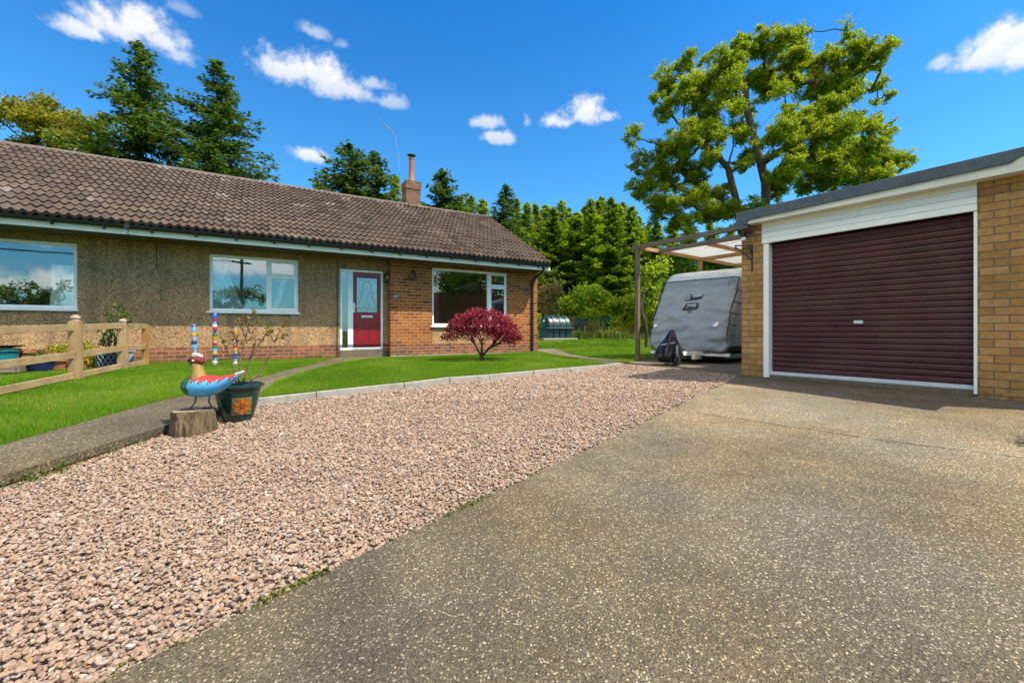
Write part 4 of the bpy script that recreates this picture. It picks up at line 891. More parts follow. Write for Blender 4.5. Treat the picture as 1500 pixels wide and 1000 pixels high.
def bird_paint(px, py):
    if px < 284+1.5*math.sin(py*.5): return 0                          # green breast
    top = 551.5+.03*(px-284)                                           # zigzag feather tips against the red back
    zig = ((px-286) % 12.5)/12.5; edge = top+7.0*(1-zig)-.26*max(0, px-318)
    if abs(py-edge) < .55 and px < 338: return 3
    return 2 if py > edge else 1
fm = []
for f in mb.f:
    c_ = sum((mb.v[i][0] for i in f))/len(f)/S_+300, 597-sum((mb.v[i][2] for i in f))/len(f)/S_; fm.append(bird_paint(*c_))
mb.m = fm; mb.build('body', [M['b_green'], M['b_red'], M['b_blue'], M['b_dark']], bd, smooth=True)
tub([(338, 552, 3.5), (346, 547, 3.6), (355, 543, 2.4), (357, 542, .5)], 10).build('tail', M['b_grey'], bd, smooth=True)
tub([(290, 553, 11), (289, 546, 9.5), (288, 539, 7.8), (287.5, 532, 6.6), (287.5, 530, 6.2)]).build('neck', M['b_gold'], bd, smooth=True)
hd = tub([(281, 527, 4), (284, 526, 6.6), (289, 525.8, 7.4), (294, 526.5, 6), (297, 528.5, 2.5)]).build('head', M['b_headred'], bd, smooth=True)
mb = MB(); mb.tube([bq(285, 520), bq(290, 518.8), bq(296, 521)], [2.6*S_, 3.8*S_, 1.8*S_], 8); mb.build('crest', M['b_grey'], hd, smooth=True)
mb = MB(); mb.tube([bq(285, 524.5), bq(279, 525), bq(275.5, 526.3), bq(274, 527.2)], [4.6*S_, 3.8*S_, 2.6*S_, .8*S_], 12); mb.tube([bq(283, 530.5), bq(279, 531), bq(276.5, 531.5)], [2.8*S_, 2.2*S_, .8*S_], 8); mb.build('beak', M['b_dark'], hd, smooth=True)
for sd in (-1, 1):
    mb = MB(); c_ = bq(287, 526, sd*7.2*S_); mb.lathe([(0, -.006), (.008, -.004), (.009, 0), (.006, .006), (0, .007)], 10, tuple(c_)); mb.build('eye', M['white'], hd, smooth=True)
    yy = sd*.04; a0 = (291, 578) if sd < 0 else (302, 577)
    mb = MB(); mb.tube([bq(a0[0], a0[1], yy), bq(a0[0]-2, a0[1]+9, yy), bq(a0[0]-(9 if sd < 0 else -2), 595.5, yy)], .0065, 8)
    fx = a0[0]-(9 if sd < 0 else -2)
    for dx, dy in ((-12, 0), (-9, 6), (-9, -6), (6, 0)): mb.tube([bq(fx, 596, yy), bq(fx+dx, 596.6, yy+dy*S_)], .005, 5)
    mb.build('leg', M['b_dark'], bd, smooth=True)

# ------------------------------------------------------------------ green glazed pot with the bare shrub
PX, PY = -2.74, 4.30; PZ = G(PX, PY)-.075
pot = thing('glazed_pot', 'dark green glazed pot with an orange flower tile on the gravel', 'plant pot', (PX, PY, PZ), .15)
M['glaze'] = paint('green_glaze', (.008, .035, .025), .22, .3, 9, .06, 40, coat=.4)
prof = [(.125, 0), (.13, .012), (.132, .03), (.15, .09), (.172, .17), (.19, .25), (.198, .30), (.200, .325), (.222, .335), (.228, .35), (.226, .365), (.205, .372), (.195, .36), (.19, .33), (0, .33)]
mb = MB(); mb.lathe(prof[:-2], 48); mb.f.pop(); mb.m.pop(); pb = mb.build('pot_body', M['glaze'], pot, smooth=True)
mb = MB(); mb.lathe([(0, .335), (.1, .338), (.192, .33)], 24); mb.build('potting_soil', M['soil'], pot)
a_ = math.atan2(-PY, -PX)-.15+.20
M['p_or'] = paint('tile_orange', (.42, .075, .012), .35, .3, 30); M['p_ye'] = paint('tile_yellow', (.36, .17, .025), .35, .3, 30); M['p_bg'] = paint('tile_olive', (.16, .15, .05), .4, .3, 30)
def onpot(u, v, dr): 
    z = .165+v; i = next(k for k in range(len(prof)-1) if prof[k][1] <= z <= prof[k+1][1]); q = (z-prof[i][1])/(prof[i+1][1]-prof[i][1]); r_ = prof[i][0]+(prof[i+1][0]-prof[i][0])*q+dr
    th = a_+u/r_; return (r_*math.cos(th), r_*math.sin(th), z)
mb = MB(); 
def patch(mb, pts, d0, d1, mi):
    n = len(pts); mb.add([onpot(u, v, d0) for u, v in pts]+[onpot(u, v, d1) for u, v in pts], [tuple(range(n, 2*n))]+[(i, (i+1) % n, (i+1) % n+n, i+n) for i in range(n)], mi)
def pgrid(s_, d, mi, mb):
    N_ = 8; vs = [onpot(-s_+2*s_*i/N_, -s_+2*s_*j/N_, d) for j in range(N_+1) for i in range(N_+1)]; mb.add(vs, [(j*(N_+1)+i, j*(N_+1)+i+1, (j+1)*(N_+1)+i+1, (j+1)*(N_+1)+i) for j in range(N_) for i in range(N_)], mi)
pgrid(.098, .006, 0, mb); pgrid(.088, .010, 1, mb)
for k in range(12):
    th = k*math.pi/6; c_, s_ = math.cos(th), math.sin(th); r1 = .082 if k % 3 else .086
    loc = [(.018, 0), (.045, .0165), (r1*.85, .015), (r1, 0), (r1*.85, -.015), (.045, -.0165)]
    patch(mb, [(c_*p-s_*q, s_*p+c_*q) for p, q in loc], .010, .016, 2 if k % 2 == 0 else 3)
patch(mb, [(.016*math.cos(q*.785), .016*math.sin(q*.785)) for q in range(8)], .010, .020, 2)
mb.build('flower_tile', [M['glaze'], M['p_bg'], M['p_or'], M['p_ye']], pot)
M['twig'] = bark_mat('twig_bark', (.10, .06, .035), (.24, .16, .10))
M['bud'] = leaf_mat('shrub_leaf', [(0, (.17, .045, .03)), (.3, (.20, .10, .02)), (.7, (.20, .20, .03)), (1, (.14, .17, .025))], .35)
sh = thing('hydrangea_shrub', 'nearly bare woody shrub with a few yellow leaves growing in the green pot', 'shrub', (PX, PY, PZ+.33))
def stem_plant(o, stems, rad, mat, leafmat, nleaf, size, seed, name='stems', spread=.03, tipw=.6):
    mb = MB(); r = random.Random(seed); P_ = []
    for pts in stems:
        pp = [Vector(p)-o.location for p in pts]; k = len(pp); fine = []
        for a, b_ in zip(pp, pp[1:]):
            for q in range(4): fine.append(a.lerp(b_, q/4)+Vector((r.gauss(0, .004), r.gauss(0, .004), 0))*(1 if q else 0))
        fine.append(pp[-1]); n = len(fine); mb.tube(fine, [rad*(1-.7*i/n) for i in range(n)], 6)
        for _ in range(nleaf):
            u = r.random()**tipw; i = min(n-2, int(u*(n-1))); P_.append(fine[i].lerp(fine[i+1], r.random())+Vector((r.gauss(0, spread), r.gauss(0, spread), r.gauss(0, spread))))
    mb.build(name, mat, o, smooth='all')
    if P_:
        V, F, q = leafy('', None, P_, size, seed); np_mesh('leaves', V, F, leafmat, o, {'var': q.rand(len(F))})
A_ = lambda x, y, Y=4.24: tuple(at(x, y, Y))
ST = [[A_(346, 560), A_(338, 530, 4.2), A_(332, 510, 4.15), A_(322, 488, 4.1)], [A_(350, 560), A_(352, 520), A_(360, 496), A_(366, 470), A_(374, 452)],
      [A_(356, 560), A_(366, 525), A_(374, 502), A_(370, 485), A_(380, 468, 4.3)], [A_(356, 560), A_(368, 520, 4.35), A_(384, 498, 4.4), A_(395, 482, 4.4)],
      [A_(366, 560), A_(384, 540, 4.3), A_(396, 518, 4.3), A_(402, 500, 4.35), A_(414, 478, 4.35), A_(422, 466, 4.35)], [A_(402, 500, 4.35), A_(410, 494, 4.35), A_(420, 490, 4.3)],
      [A_(352, 520), A_(346, 500), A_(340, 486)], [A_(360, 496), A_(352, 478), A_(350, 468)], [A_(366, 488), A_(362, 475, 4.2), A_(363, 462, 4.2)], [A_(384, 498, 4.4), A_(372, 496, 4.4), A_(352, 500, 4.4)], [A_(402, 500, 4.35), A_(396, 490, 4.3), A_(393, 480, 4.3)], [A_(366, 525), A_(374, 515), A_(372, 505)]]
stem_plant(sh, ST, .0085, M['twig'], M['bud'], 15, .024, 3, spread=.016, tipw=.25)

# ------------------------------------------------------------------ pots and plants along the wall behind the fence
def simple_pot(name, label, x, y, r0, r1, h, mat, group=None, n=28, rim=.02):
    z = G(x, y); t_ = thing(name, label, 'plant pot', (x, y, z), random.Random(x).uniform(0, 1), group)
    mb = MB(); mb.lathe([(r0, 0), (r1*.97, h-.05), (r1+rim, h-.045), (r1+rim, h), (r1, h), (r1*.95, h-.04)], n); mb.f.pop(); mb.m.pop(); mb.build('pot', mat, t_, smooth=True)
    mb = MB(); mb.lathe([(0, h-.04), (r1*.96, h-.045)], n); mb.build('potting_soil', M['soil'], t_)
    return t_
M['teal'] = paint('teal_glaze', (.01, .17, .19), .25, .25, 9, coat=.4); M['navy'] = paint('navy_glaze', (.010, .02, .075), .25, .3, 9, coat=.4); M['galv'] = paint('lattice_pot_zinc', (.20, .22, .24), .45, .3, 12, metal=.3)
w_at = lambda px, Y: ((px-CX)/FPX*Y, Y)
tp = simple_pot('glazed_pot', 'teal glazed pot with a dark dish on top beside the house wall', *w_at(6, 7.55), .15, .19, .42, M['teal'])
mb = MB(); mb.lathe([(.10, .43), (.24, .46), (.26, .475), (.25, .475), (.1, .445)], 28); mb.build('dish', M['black'], tp, smooth=True)
simple_pot('terracotta_pot', 'plain terracotta pot behind the fence next to the teal pot', *w_at(32, 7.85), .12, .16, .36, M['terra'])
simple_pot('glazed_pot', 'dark navy glazed pot with small pink flowers by the house wall', *w_at(59, 7.7), .16, .2, .24, M['navy'])
simple_pot('terracotta_pot', 'low wide terracotta bowl between the navy pot and the fence post', *w_at(88, 7.95), .17, .21, .2, M['terra'])
simple_pot('terracotta_pot', 'small red terracotta pot half hidden by the capped fence post', *w_at(124, 7.95), .07, .09, .19, M['terra'])
bx = thing('wooden_planter', 'low wooden planter box on the grass under the wide window', 'planter', (*w_at(6, 7.3), 0), HA)
mb = MB(); mb.box(-.35, .22, -.12, .12, 0, .06); mb.box(-.35, .22, -.12, .12, .065, .15); mb.box(.19, .225, -.14, .14, 0, .17); mb.build('boards', M['wood_old'], bx, bevel=.004)
M['yellow'] = leaf_mat('golden_leaf', [(0, (.17, .19, .01)), (.6, (.36, .33, .015)), (1, (.52, .38, .02))], .3)
M['green1'] = leaf_mat('shrub_green', [(0, (.035, .07, .008)), (.6, (.085, .14, .012)), (1, (.16, .20, .03))], .3)
def blob_plant(name, label, cat, x, y, blobs, size, n, mat, seed, stemmat=None, group=None, z0=0):
    z = G(x, y); t_ = thing(name, label, cat, (x, y, z), 0, group); r = np.random.RandomState(seed); P_ = []
    for bx_, by_, bz_, rx, rz_ in blobs:
        k = int(n*rx*rx*rz_/sum(q[3]**2*q[4] for q in blobs)); d = r.normal(size=(k, 3)); d /= np.linalg.norm(d, axis=1)[:, None]; rad = r.rand(k)**.4
        P_.append(np.array([bx_, by_, bz_])+d*rad[:, None]*np.array([rx, rx, rz_])*(1+.25*r.normal(size=(k, 1))*(rad[:, None] > .8)))
    P_ = np.concatenate(P_); P_[:, 2] = np.maximum(P_[:, 2], .02)
    V, F, q = leafy('', None, P_, size, seed+1); np_mesh('foliage', V, F, mat, t_, {'var': np.clip(q.normal(.45, .25, len(F)), 0, 1)})
    mb = MB(); rr = random.Random(seed)
    for k in range(7):
        b_ = rr.choice(blobs); mb.tube([(rr.uniform(-.03, .03), rr.uniform(-.03, .03), -.02), (b_[0]*.5, b_[1]*.5, b_[2]*.5), (b_[0]+rr.gauss(0, b_[3]*.4), b_[1]+rr.gauss(0, b_[3]*.4), b_[2]+b_[4]*.3)], [.02*max(.4, b_[2]), .012*max(.4, b_[2]), .004], 5)
    mb.build('stems', stemmat or M['bark'], t_); return t_
p_ = w_at(112, 8.1); blob_plant('golden_shrub', 'yellow leaved shrub behind the fence by the wall', 'shrub', *p_, [(0, 0, .33, .2, .18), (-.3, .05, .36, .16, .1), (-.5, .05, .38, .1, .05), (.12, -.1, .2, .16, .2)], .035, 1500, M['yellow'], 5)
p_ = w_at(136, 8.0); blob_plant('golden_conifer', 'small rounded yellow green conifer beside the zinc pot', 'shrub', *p_, [(0, 0, .2, .15, .2), (-.1, .0, .3, .14, .18)], .022, 1800, M['yellow'], 6)
p_ = w_at(60, 7.7); o = blob_plant('bedding_flowers', 'small bedding plant with pink flowers in the navy pot', 'plant', *p_, [(0, 0, .06, .14, .05)], .03, 160, M['green1'], 7); o.location.z += .24
tb = simple_pot('tub', 'round tub with a leafy shrub standing beside the drive, casting shade on it', 4.42, 2.82, .17, .24, .36, M['terra'])
o = blob_plant('tub_shrub', 'leafy shrub growing in the round tub beside the drive', 'shrub', 4.42, 2.82, [(0, 0, .4, .2, .2), (.06, .06, .62, .17, .17), (-.1, .0, .52, .15, .14)], .045, 1300, M['green1'], 15); o.location.z += .30
lp = thing('lattice_pot', 'grey zinc pot with a diamond lattice pattern holding a rose', 'plant pot', (*w_at(160, 8.1), 0), .1)
mb = MB(); mb.lathe([(.17, 0), (.20, .33), (.215, .335), (.215, .36), (.195, .36), (.19, .33)], 32); mb.f.pop(); mb.m.pop(); mb.build('pot', M['navy'], lp, smooth=True)
mb = MB()
for k in range(16):
    for sg in (1, -1):
        pts = []
        for j in range(7): u = j/6; a_ = k*math.pi/8+sg*u*.9; rr = .172+.03*u+.004; pts.append((rr*math.cos(a_), rr*math.sin(a_), .01+.32*u))
        mb.tube(pts, .0065, 5)
mb.build('lattice', M['galv'], lp); mb = MB(); mb.lathe([(0, .33), (.19, .33)], 24); mb.build('potting_soil', M['soil'], lp)
ro = thing('rose_bush', 'leggy rose bush with upright stems in the lattice pot', 'shrub', (*w_at(161, 8.1), .33)); rr = random.Random(12); ST = []
for px_, py_ in ((142, 472), (158, 452), (163, 460), (176, 443), (184, 452), (197, 462), (152, 488), (170, 470), (178, 462), (147, 500), (165, 480)):
    a = Vector(ro.location)+Vector((rr.gauss(0, .04), rr.gauss(0, .04), 0)); e = at(px_, py_, 8.1+rr.uniform(-.15, .1)); m_ = a.lerp(e, .5)+Vector((rr.gauss(0, .04), 0, .06)); ST.append([a, m_, e])
stem_plant(ro, ST, .009, M['green1'], M['green1'], 40, .034, 5, spread=.035, tipw=.4)
simple_pot('slim_pot', 'narrow slate blue pot between the last two fence posts', *w_at(190, 8.55), .05, .06, .34, M['bluegrey'])

# ------------------------------------------------------------------ red maple on the front lawn
mp = thing('japanese_maple', 'low rounded red japanese maple on the front lawn', 'maple', (-.72, 10.25, G(-.72, 10.25)))
M['maple'] = leaf_mat('maple_leaf', [(0, (.08, .008, .018)), (.4, (.20, .016, .036)), (.75, (.38, .035, .065)), (1, (.52, .10, .12))], .5)
r = random.Random(21); mb = MB(); tips = []
def grow(p, d, L, rad, lev):
    n = 4; pts = [p]; q = p.copy(); dd = d.copy()
    for i in range(n): dd = (dd+Vector((r.gauss(0, .10), r.gauss(0, .10), r.gauss(.01, .05)))).normalized(); q = q+dd*(L/n); pts.append(q.copy())
    mb.tube(pts, [rad*(1-.45*i/n) for i in range(n+1)], 6 if lev < 2 else 4, caps=False)
    if lev >= 3: tips.append((pts[-1], dd)); tips.append((pts[-2], dd)); return
    for k in range(4 if lev == 0 else 3):
        a_ = r.uniform(0, 6.283); sp_ = r.uniform(.35, .75); u = dd.orthogonal().normalized(); v_ = dd.cross(u)
        nd = (dd+(u*math.cos(a_)+v_*math.sin(a_))*sp_+Vector((0, 0, .10 if lev < 2 else -.12))).normalized(); grow(pts[-1] if k else pts[-2], nd, L*r.uniform(.66, .85), rad*.58, lev+1)
for k in range(7):
    a_ = k*.9+r.uniform(-.2, .2); grow(Vector((0.02*math.cos(a_), .02*math.sin(a_), .12)), Vector((math.cos(a_)*.8, math.sin(a_)*.8, .85)).normalized(), .40, .026, 0)
mb.tube([(0, 0, -.08), (0, 0, .06), (0.01, 0, .17)], [.065, .05, .042], 10)
mb.build('trunk', M['bark'], mp, smooth='all')
rr = np.random.RandomState(22); P_ = []
for p, d in tips:
    k = 13; P_.append(np.array(p)+rr.normal(0, .055, (k, 3))*np.array([1, 1, .8]))
n = 2600; d = rr.normal(size=(n, 3)); d[:, 2] = np.abs(d[:, 2])*.9-.02; d /= np.linalg.norm(d, axis=1)[:, None]; lobe = 1+.10*np.sin(d[:, 0]*9+1)*np.cos(d[:, 1]*8)+.06*np.sin(d[:, 2]*14); P_.append(d*(rr.uniform(.80, 1.06, (n, 1))*lobe[:, None])*np.array([.90, .86, .72])+np.array([.0, 0, .49]))
P_ = np.concatenate(P_); k = (P_[:, 2] > .11) & (((P_[:, 0]/1.02)**2+(P_[:, 1]/1.0)**2+((P_[:, 2]-.45)/.86)**2) < 1.05); P_ = P_[k]
SPR = []
for _ in range(420):
    th = rr.uniform(0, 6.283); q_ = rr.rand()**.5; x_, y_ = math.cos(th)*q_*.85, math.sin(th)*q_*.8; z_ = .42+.70*math.sqrt(max(0, 1-q_*q_)); dv = np.array([x_*1.0, y_*1.0, .75-.7*q_**3]); L_ = rr.uniform(.08, .22)
    SPR.append(np.array([x_, y_, z_])+dv*rr.rand(16, 1)*L_+rr.normal(0, .014, (16, 3)))
P_ = np.concatenate([P_]+SPR); nz_ = np.array([mnoise.noise((p[0]*4.2, p[1]*4.2, p[2]*5.5)) for p in P_]); P_ = P_[(nz_ > -.10) | (rr.rand(len(P_)) < .22)]
V, F, q = leafy('', None, P_, .027, 23, flat=.9, elong=2.2); np_mesh('foliage', V, F, M['maple'], mp, {'var': np.clip(.45+.34*(P_[:, 2]-.6)+q.normal(0, .22, len(F)), 0, 1)})

# ------------------------------------------------------------------ carport beside the garage
cw = thing('carport', 'weathered timber carport with white corrugated roof sheets over the caravan', 'carport', (*gp(GL, 0), 0), GA)
UX = -3.30; BZ = 2.80
mb = MB(); mb.box(UX-.045, UX+.045, 1.61, 1.70, -.05, BZ-.10); mb.build('post', M['wood_old_z'], cw, bevel=.005)
mb = MB(); mb.box(UX-.10, UX-.01, 4.46, 4.55, -.05, BZ-.06); mb.build('post', M['wood_tan'], cw, bevel=.005)
for v, mt_, z_, u0 in ((1.655, 'wood_old', BZ, -.14), (2.48, 'wood_old', BZ-.01, .05), (4.5, 'wood_tan', BZ-.02, 0), (6.4, 'wood_tan', BZ-.02, 0)):
    mb = MB(); mb.box(UX+u0, .28, v-.03, v+.03, z_-.10, z_); mb.build('cross_beam', M[mt_], cw, bevel=.004)
for u, v0, v1 in ((UX, 1.69, 6.6), (-2.05, 2.52, 6.5), (-.62, 1.69, 6.5)):
    mb = MB(); mb.bar((u, v0, BZ-.055), (u, v1, BZ-.065), .05, .09); mb.build('rafter', M['wood_tan'], cw, bevel=.004)
# translucent corrugated sheets
m, t, b = new_mat('corrugated_plastic'); c = t.coord(); M['sheet'] = m
col = t.mix(t.rng(t.noise(t.vmath('MULTIPLY', c, (.7, 2.5, 1)), 1.6, 7, .7), .52, .68, 0, .8), (.62, .61, .56), (.30, .22, .12)); b.inputs['Roughness'].default_value = .4; t.put(b.inputs['Base Color'], col)
tr = t.n.new('ShaderNodeBsdfTranslucent'); t.put(tr.inputs[0], col); mx = t.n.new('ShaderNodeMixShader'); mx.inputs[0].default_value = .45; t.l.new(b.outputs[0], mx.inputs[1]); t.l.new(tr.outputs[0], mx.inputs[2]); t.l.new(mx.outputs[0], t.n['Material Output'].inputs[0])
def corr(u0, u1, v0, v1, z):
    mb = MB(); nu = int((u1-u0)/.019); vs = []
    for j, v in enumerate((v0, (v0+v1)/2, v1)):
        for i in range(nu+1): vs.append((u0+(u1-u0)*i/nu, v, z+.009*math.sin(i*math.pi/2)+(.004 if j == 1 else 0)))
    mb.add(vs, [(j*(nu+1)+i, j*(nu+1)+i+1, (j+1)*(nu+1)+i+1, (j+1)*(nu+1)+i) for j in range(2) for i in range(nu)]); return mb.build('roof_sheet', M['sheet'], cw, smooth='all')
corr(UX-.06, .2, 2.515, 4.55, BZ-.012); corr(UX-.06, .2, 4.50, 6.6, BZ+.004); corr(UX-.10, .2, 1.69, 1.95, BZ-.012)

# ------------------------------------------------------------------ covered caravan
VA = math.atan2(-.743, .669)
cv = thing('caravan', 'touring caravan wrapped in a grey cover under the carport', 'caravan', (3.97, 9.78, -.01), VA)
HWD = .92; PR_ = [(4.25, .24), (2.0, .235), (.0, .23), (-.05, .30), (-.06, .55), (.0, .80), (.13, 1.10), (.32, 1.42), (.50, 1.72), (.62, 1.90), (.78, 2.06), (1.0, 2.16), (1.5, 2.24), (3.0, 2.27), (4.0, 2.2), (4.3, 2.0), (4.35, 1.0)]
def prof_fine():
    out = []
    for (a, b_), (c_, d_) in zip(PR_, PR_[1:]+PR_[:1]):
        L = math.hypot(c_-a, d_-b_); n = max(1, int(L/.035))
        for q in range(n): out.append((a+(c_-a)*q/n, b_+(d_-b_)*q/n))
    P_ = np.array(out)
    for _ in range(4): P_ = .5*P_+.25*np.roll(P_, 1, 0)+.25*np.roll(P_, -1, 0)
    return P_
def wrinkle(x, y, z):
    wr = .024*mnoise.noise((x*1.3+3, y*1.2, z*5.5))+.010*mnoise.noise((x*4, y*2, z*11+4))+.034*mnoise.noise((x*1.0, 7, z*3.6-x*1.4))*(1 if z < 1.0 else .35)
    rg1 = 1-abs(mnoise.noise((x*.9+1, 5, z*3.3+x*.35)))*2.6; rg2 = 1-abs(mnoise.noise((x*1.7-4, 2, z*4.6-x*1.1)))*3; wr += .030*max(0, rg1)**3+.020*max(0, rg2)**3
    if z < .9: wr += .018*math.sin(z*21+x*2.4+1.5*mnoise.noise((x*2, 0, z*2)))*(.9-z)
    calm = min(1, max(abs(x)/.34, abs(z-1.39)/.34)); return wr*(.12+.88*calm**3)
PF = prof_fine(); cen = np.array([2.1, 1.15]); ns = 80; m_ = len(PF); rc_ = .16; VS = []
for i in range(ns+1):
    s_ = -1+2*i/ns; s_ = math.copysign(abs(s_)**.8, s_); x = s_*HWD; e = max(0, (abs(x)-(HWD-rc_))/rc_); ins = rc_*(1-math.sqrt(max(0, 1-e*e)))
    tn = np.roll(PF, -1, 0)-np.roll(PF, 1, 0); nn_ = np.stack([-tn[:, 1], tn[:, 0]], 1); nn_ /= np.linalg.norm(nn_, axis=1)[:, None]
    if i == 0: sgn = 1 if ((PF+nn_*.1-cen)**2).sum() < ((PF-cen)**2).sum() else -1
    for j in range(m_):
        y, z = PF[j]+nn_[j]*sgn*ins
        front = max(0, 1-abs(y)/1.2); wr = wrinkle(x, y, z)
        VS.append((x, y-wr*front*1.5-.02*(1 if z < .6 and y < .5 else 0), z+wr*.35*(1 if z > 2 else 0)))
def cvpart(name, sel, mat):
    mb = MB(); mb.v = VS
    for i in range(ns):
        for j in range(m_):
            q = PF[j]; 
            if sel(q[0], q[1]): mb.f.append((i*m_+j, i*m_+(j+1) % m_, (i+1)*m_+(j+1) % m_, (i+1)*m_+j)); mb.m.append(0)
    if name == 'side_cover':
        for i in (0, ns): mb.f.append(tuple(i*m_+j for j in range(m_))); mb.m.append(0)
    o = mb.build(name, mat, cv, smooth='all'); bm = bmesh.new(); bm.from_mesh(o.data); bmesh.ops.delete(bm, geom=[v for v in bm.verts if not v.link_faces], context='VERTS'); bm.to_mesh(o.data); bm.free(); return o
M['cover'] = paint('cover_cloth', (.29, .312, .33), .7, .10, 3, .25, 260, dirt=.15); M['cover_top'] = paint('cover_roof_cloth', (.80, .79, .75), .8, .1, 4, .2, 200, dirt=.35)
isroof = lambda y, z: z > 1.93
cvf = cvpart('front_cover', lambda y, z: y < 1.2 and not isroof(y, z) and z > .24, M['cover'])
cvpart('side_cover', lambda y, z: y >= 1.2 and not isroof(y, z) and z > .26, M['cover']); cvpart('roof_cover', lambda y, z: isroof(y, z), M['cover_top']); cvpart('floor', lambda y, z: z <= .26 and not (y < 1.2 and z > .24), M['black'])
def ysurf(z):
    k = [(y_, z_) for y_, z_ in PF if y_ < 1.2 and .3 < z_ < 2.0]; k.sort(key=lambda q: q[1]); return float(np.interp(z, [q[1] for q in k], [q[0] for q in k]))
mb = MB()
for sd in (-1, 1):
    pts = [(sd*(HWD-.03), ysurf(z)+.055-wrinkle(sd*(HWD-.03), ysurf(z), z)*1.2, z) for z in np.linspace(.28, 1.93, 26)]; mb.tube([(x+.01*math.sin(z*9), y, z) for x, y, z in pts], .012, 6)
    for z in (.62, .85, 1.1, 1.35, 1.62): mb.bar((sd*(HWD-.02), ysurf(z)+.06, z), (sd*(HWD+.012), ysurf(z)+.34, z-.02), .016, .02)
mb.tube([(x, ysurf(1.925)-.006-wrinkle(x, ysurf(1.925), 1.925)*.6+.06*max(0, abs(x)-.75)*4, 1.925) for x in np.linspace(-.86, .86, 30)], .008, 5); mb.build('seam_strap', M['black'], cvf)
mb = MB(); xb = .80
mb.tube([(xb+.07*math.cos(a_), ysurf(1.68)-.03+.05, 1.72+.17*math.sin(a_)) for a_ in np.linspace(.4, 5.9, 18)], .006, 5); mb.build('cord_loop', M['black'], cvf)
# marks printed on the cover: a round G-like ring with a slanting word block, and a little trailer badge
M['ink'] = paint('cover_print', (.02, .024, .028), .6); M['ink_w'] = paint('cover_print_light', (.45, .48, .5), .6)
def yskin(x, z): y = ysurf(z); return y-wrinkle(x, y, z)*max(0, 1-abs(y)/1.2)*1.5
def decal(name, polys, off, mat):
    mb = MB()
    for P_ in polys: n = len(P_); vs = [(x, yskin(x, z)-off, z) for x, z in P_]; mb.add(vs, [tuple(range(n))])
    return mb.build(name, mat, cvf)
zc_ = 1.50; ring = lambda cx_, cz, ro, ri, a0, a1, sk=.25, n=20: [[(cx_+ro*math.cos(a_)+sk*ro*math.sin(a_), cz+ro*math.sin(a_)), (cx_+ro*math.cos(b_)+sk*ro*math.sin(b_), cz+ro*math.sin(b_)), (cx_+ri*math.cos(b_)+sk*ri*math.sin(b_), cz+ri*math.sin(b_)), (cx_+ri*math.cos(a_)+sk*ri*math.sin(a_), cz+ri*math.sin(a_))] for a_, b_ in [(a0+(a1-a0)*q/n, a0+(a1-a0)*(q+1)/n) for q in range(n)]]
disc = lambda cx_, cz, r_, sk=.25: [[(cx_+r_*math.cos(q*.2618)+sk*r_*math.sin(q*.2618), cz+r_*math.sin(q*.2618)) for q in range(24)]]
decal('word_mark', disc(-.12, zc_, .078)+[[(-.12, zc_-.075), (.19, zc_-.045), (.235, zc_+.06), (.20, zc_+.06), (.19, zc_+.012), (.02, zc_-.01), (-.06, zc_+.02)]], .016, M['ink'])
decal('ring_letter', ring(-.125, zc_, .056, .032, .6, 5.9)+[[(-.125, zc_-.012), (-.075, zc_-.012), (-.075, zc_+.008), (-.125, zc_+.008)]], .022, M['ink_w'])
decal('word_lettering', [[(q, zc_+.0+.004*k), (q+.022, zc_+.0+.004*k), (q+.036, zc_+.052), (q+.014, zc_+.052)] for k, q in enumerate((-.015, .02, .055, .09, .125, .16))], .022, M['ink_w'])
zb_ = 1.275
decal('trailer_badge', [[(-.20, zb_-.06), (-.155, zb_-.085), (-.06, zb_-.075), (.0, zb_-.05), (.06, zb_-.07), (.15, zb_-.06), (.175, zb_-.03), (.20, zb_+.0), (.205, zb_+.015), (.17, zb_-.01), (.165, zb_+.07), (.15, zb_+.085), (-.10, zb_+.085), (-.14, zb_+.06), (-.165, zb_+.0)]]+ring(.0, zb_-.10, .048, .026, 0, 6.2832, 0), .016, M['ink'])
decal('badge_lettering', [[(q, zb_+.012), (q+.026, zb_+.012), (q+.026, zb_+.058), (q, zb_+.058)] for q in (-.09, -.055, -.02, .015, .05, .085)]+[[(-.12, zb_-.02), (.13, zb_-.014), (.13, zb_-.006), (-.12, zb_-.01)]], .022, M['ink_w'])
for x, sx_, z in ((-.76, .05, .845), (.66, .075, .86)):
    mb = MB(); pts = [(sx_*math.cos(a_), sx_*math.sin(a_)) for a_ in np.linspace(0, 6.283, 20)[:-1]] if x < 0 else [(-sx_, -.055), (sx_*.6, -.07), (sx_, .0), (sx_, .075), (0, .05), (-sx_*.6, .0)]
    n = len(pts); ym = yskin(x, z)-ysurf(z); mb.add([(x+p, ysurf(z+q)+ym+.02, z+q) for p, q in pts]+[(x+p*.8, ysurf(z+q*.8)+ym-.035, z+q*.8) for p, q in pts], [tuple(range(n, 2*n))]+[(i, (i+1) % n, (i+1) % n+n, i+n) for i in range(n)]); mb.build('marker_light', M['white'], cvf)
mb = MB(); mb.box(-.93, .93, .03, .09, .17, .235); mb.box(-.2, .93, .0, .03, .165, .23); mb.build('front_rail', M['white'], cv, bevel=.008)
mb = MB()
for sd in (-1, 1): mb.bar((sd*.55, .6, .2), (.14, -.86, .24), .05, .09)
mb.box(-.02, .30, -.30, .0, .23, .255); mb.box(.27, .35, -.34, -.02, .10, .225); mb.build('a_frame', M['white'], cv, bevel=.006)
mb = MB(); mb.box(-.75, .75, .3, 4.1, .1, .2); mb.build('chassis', M['black'], cv)
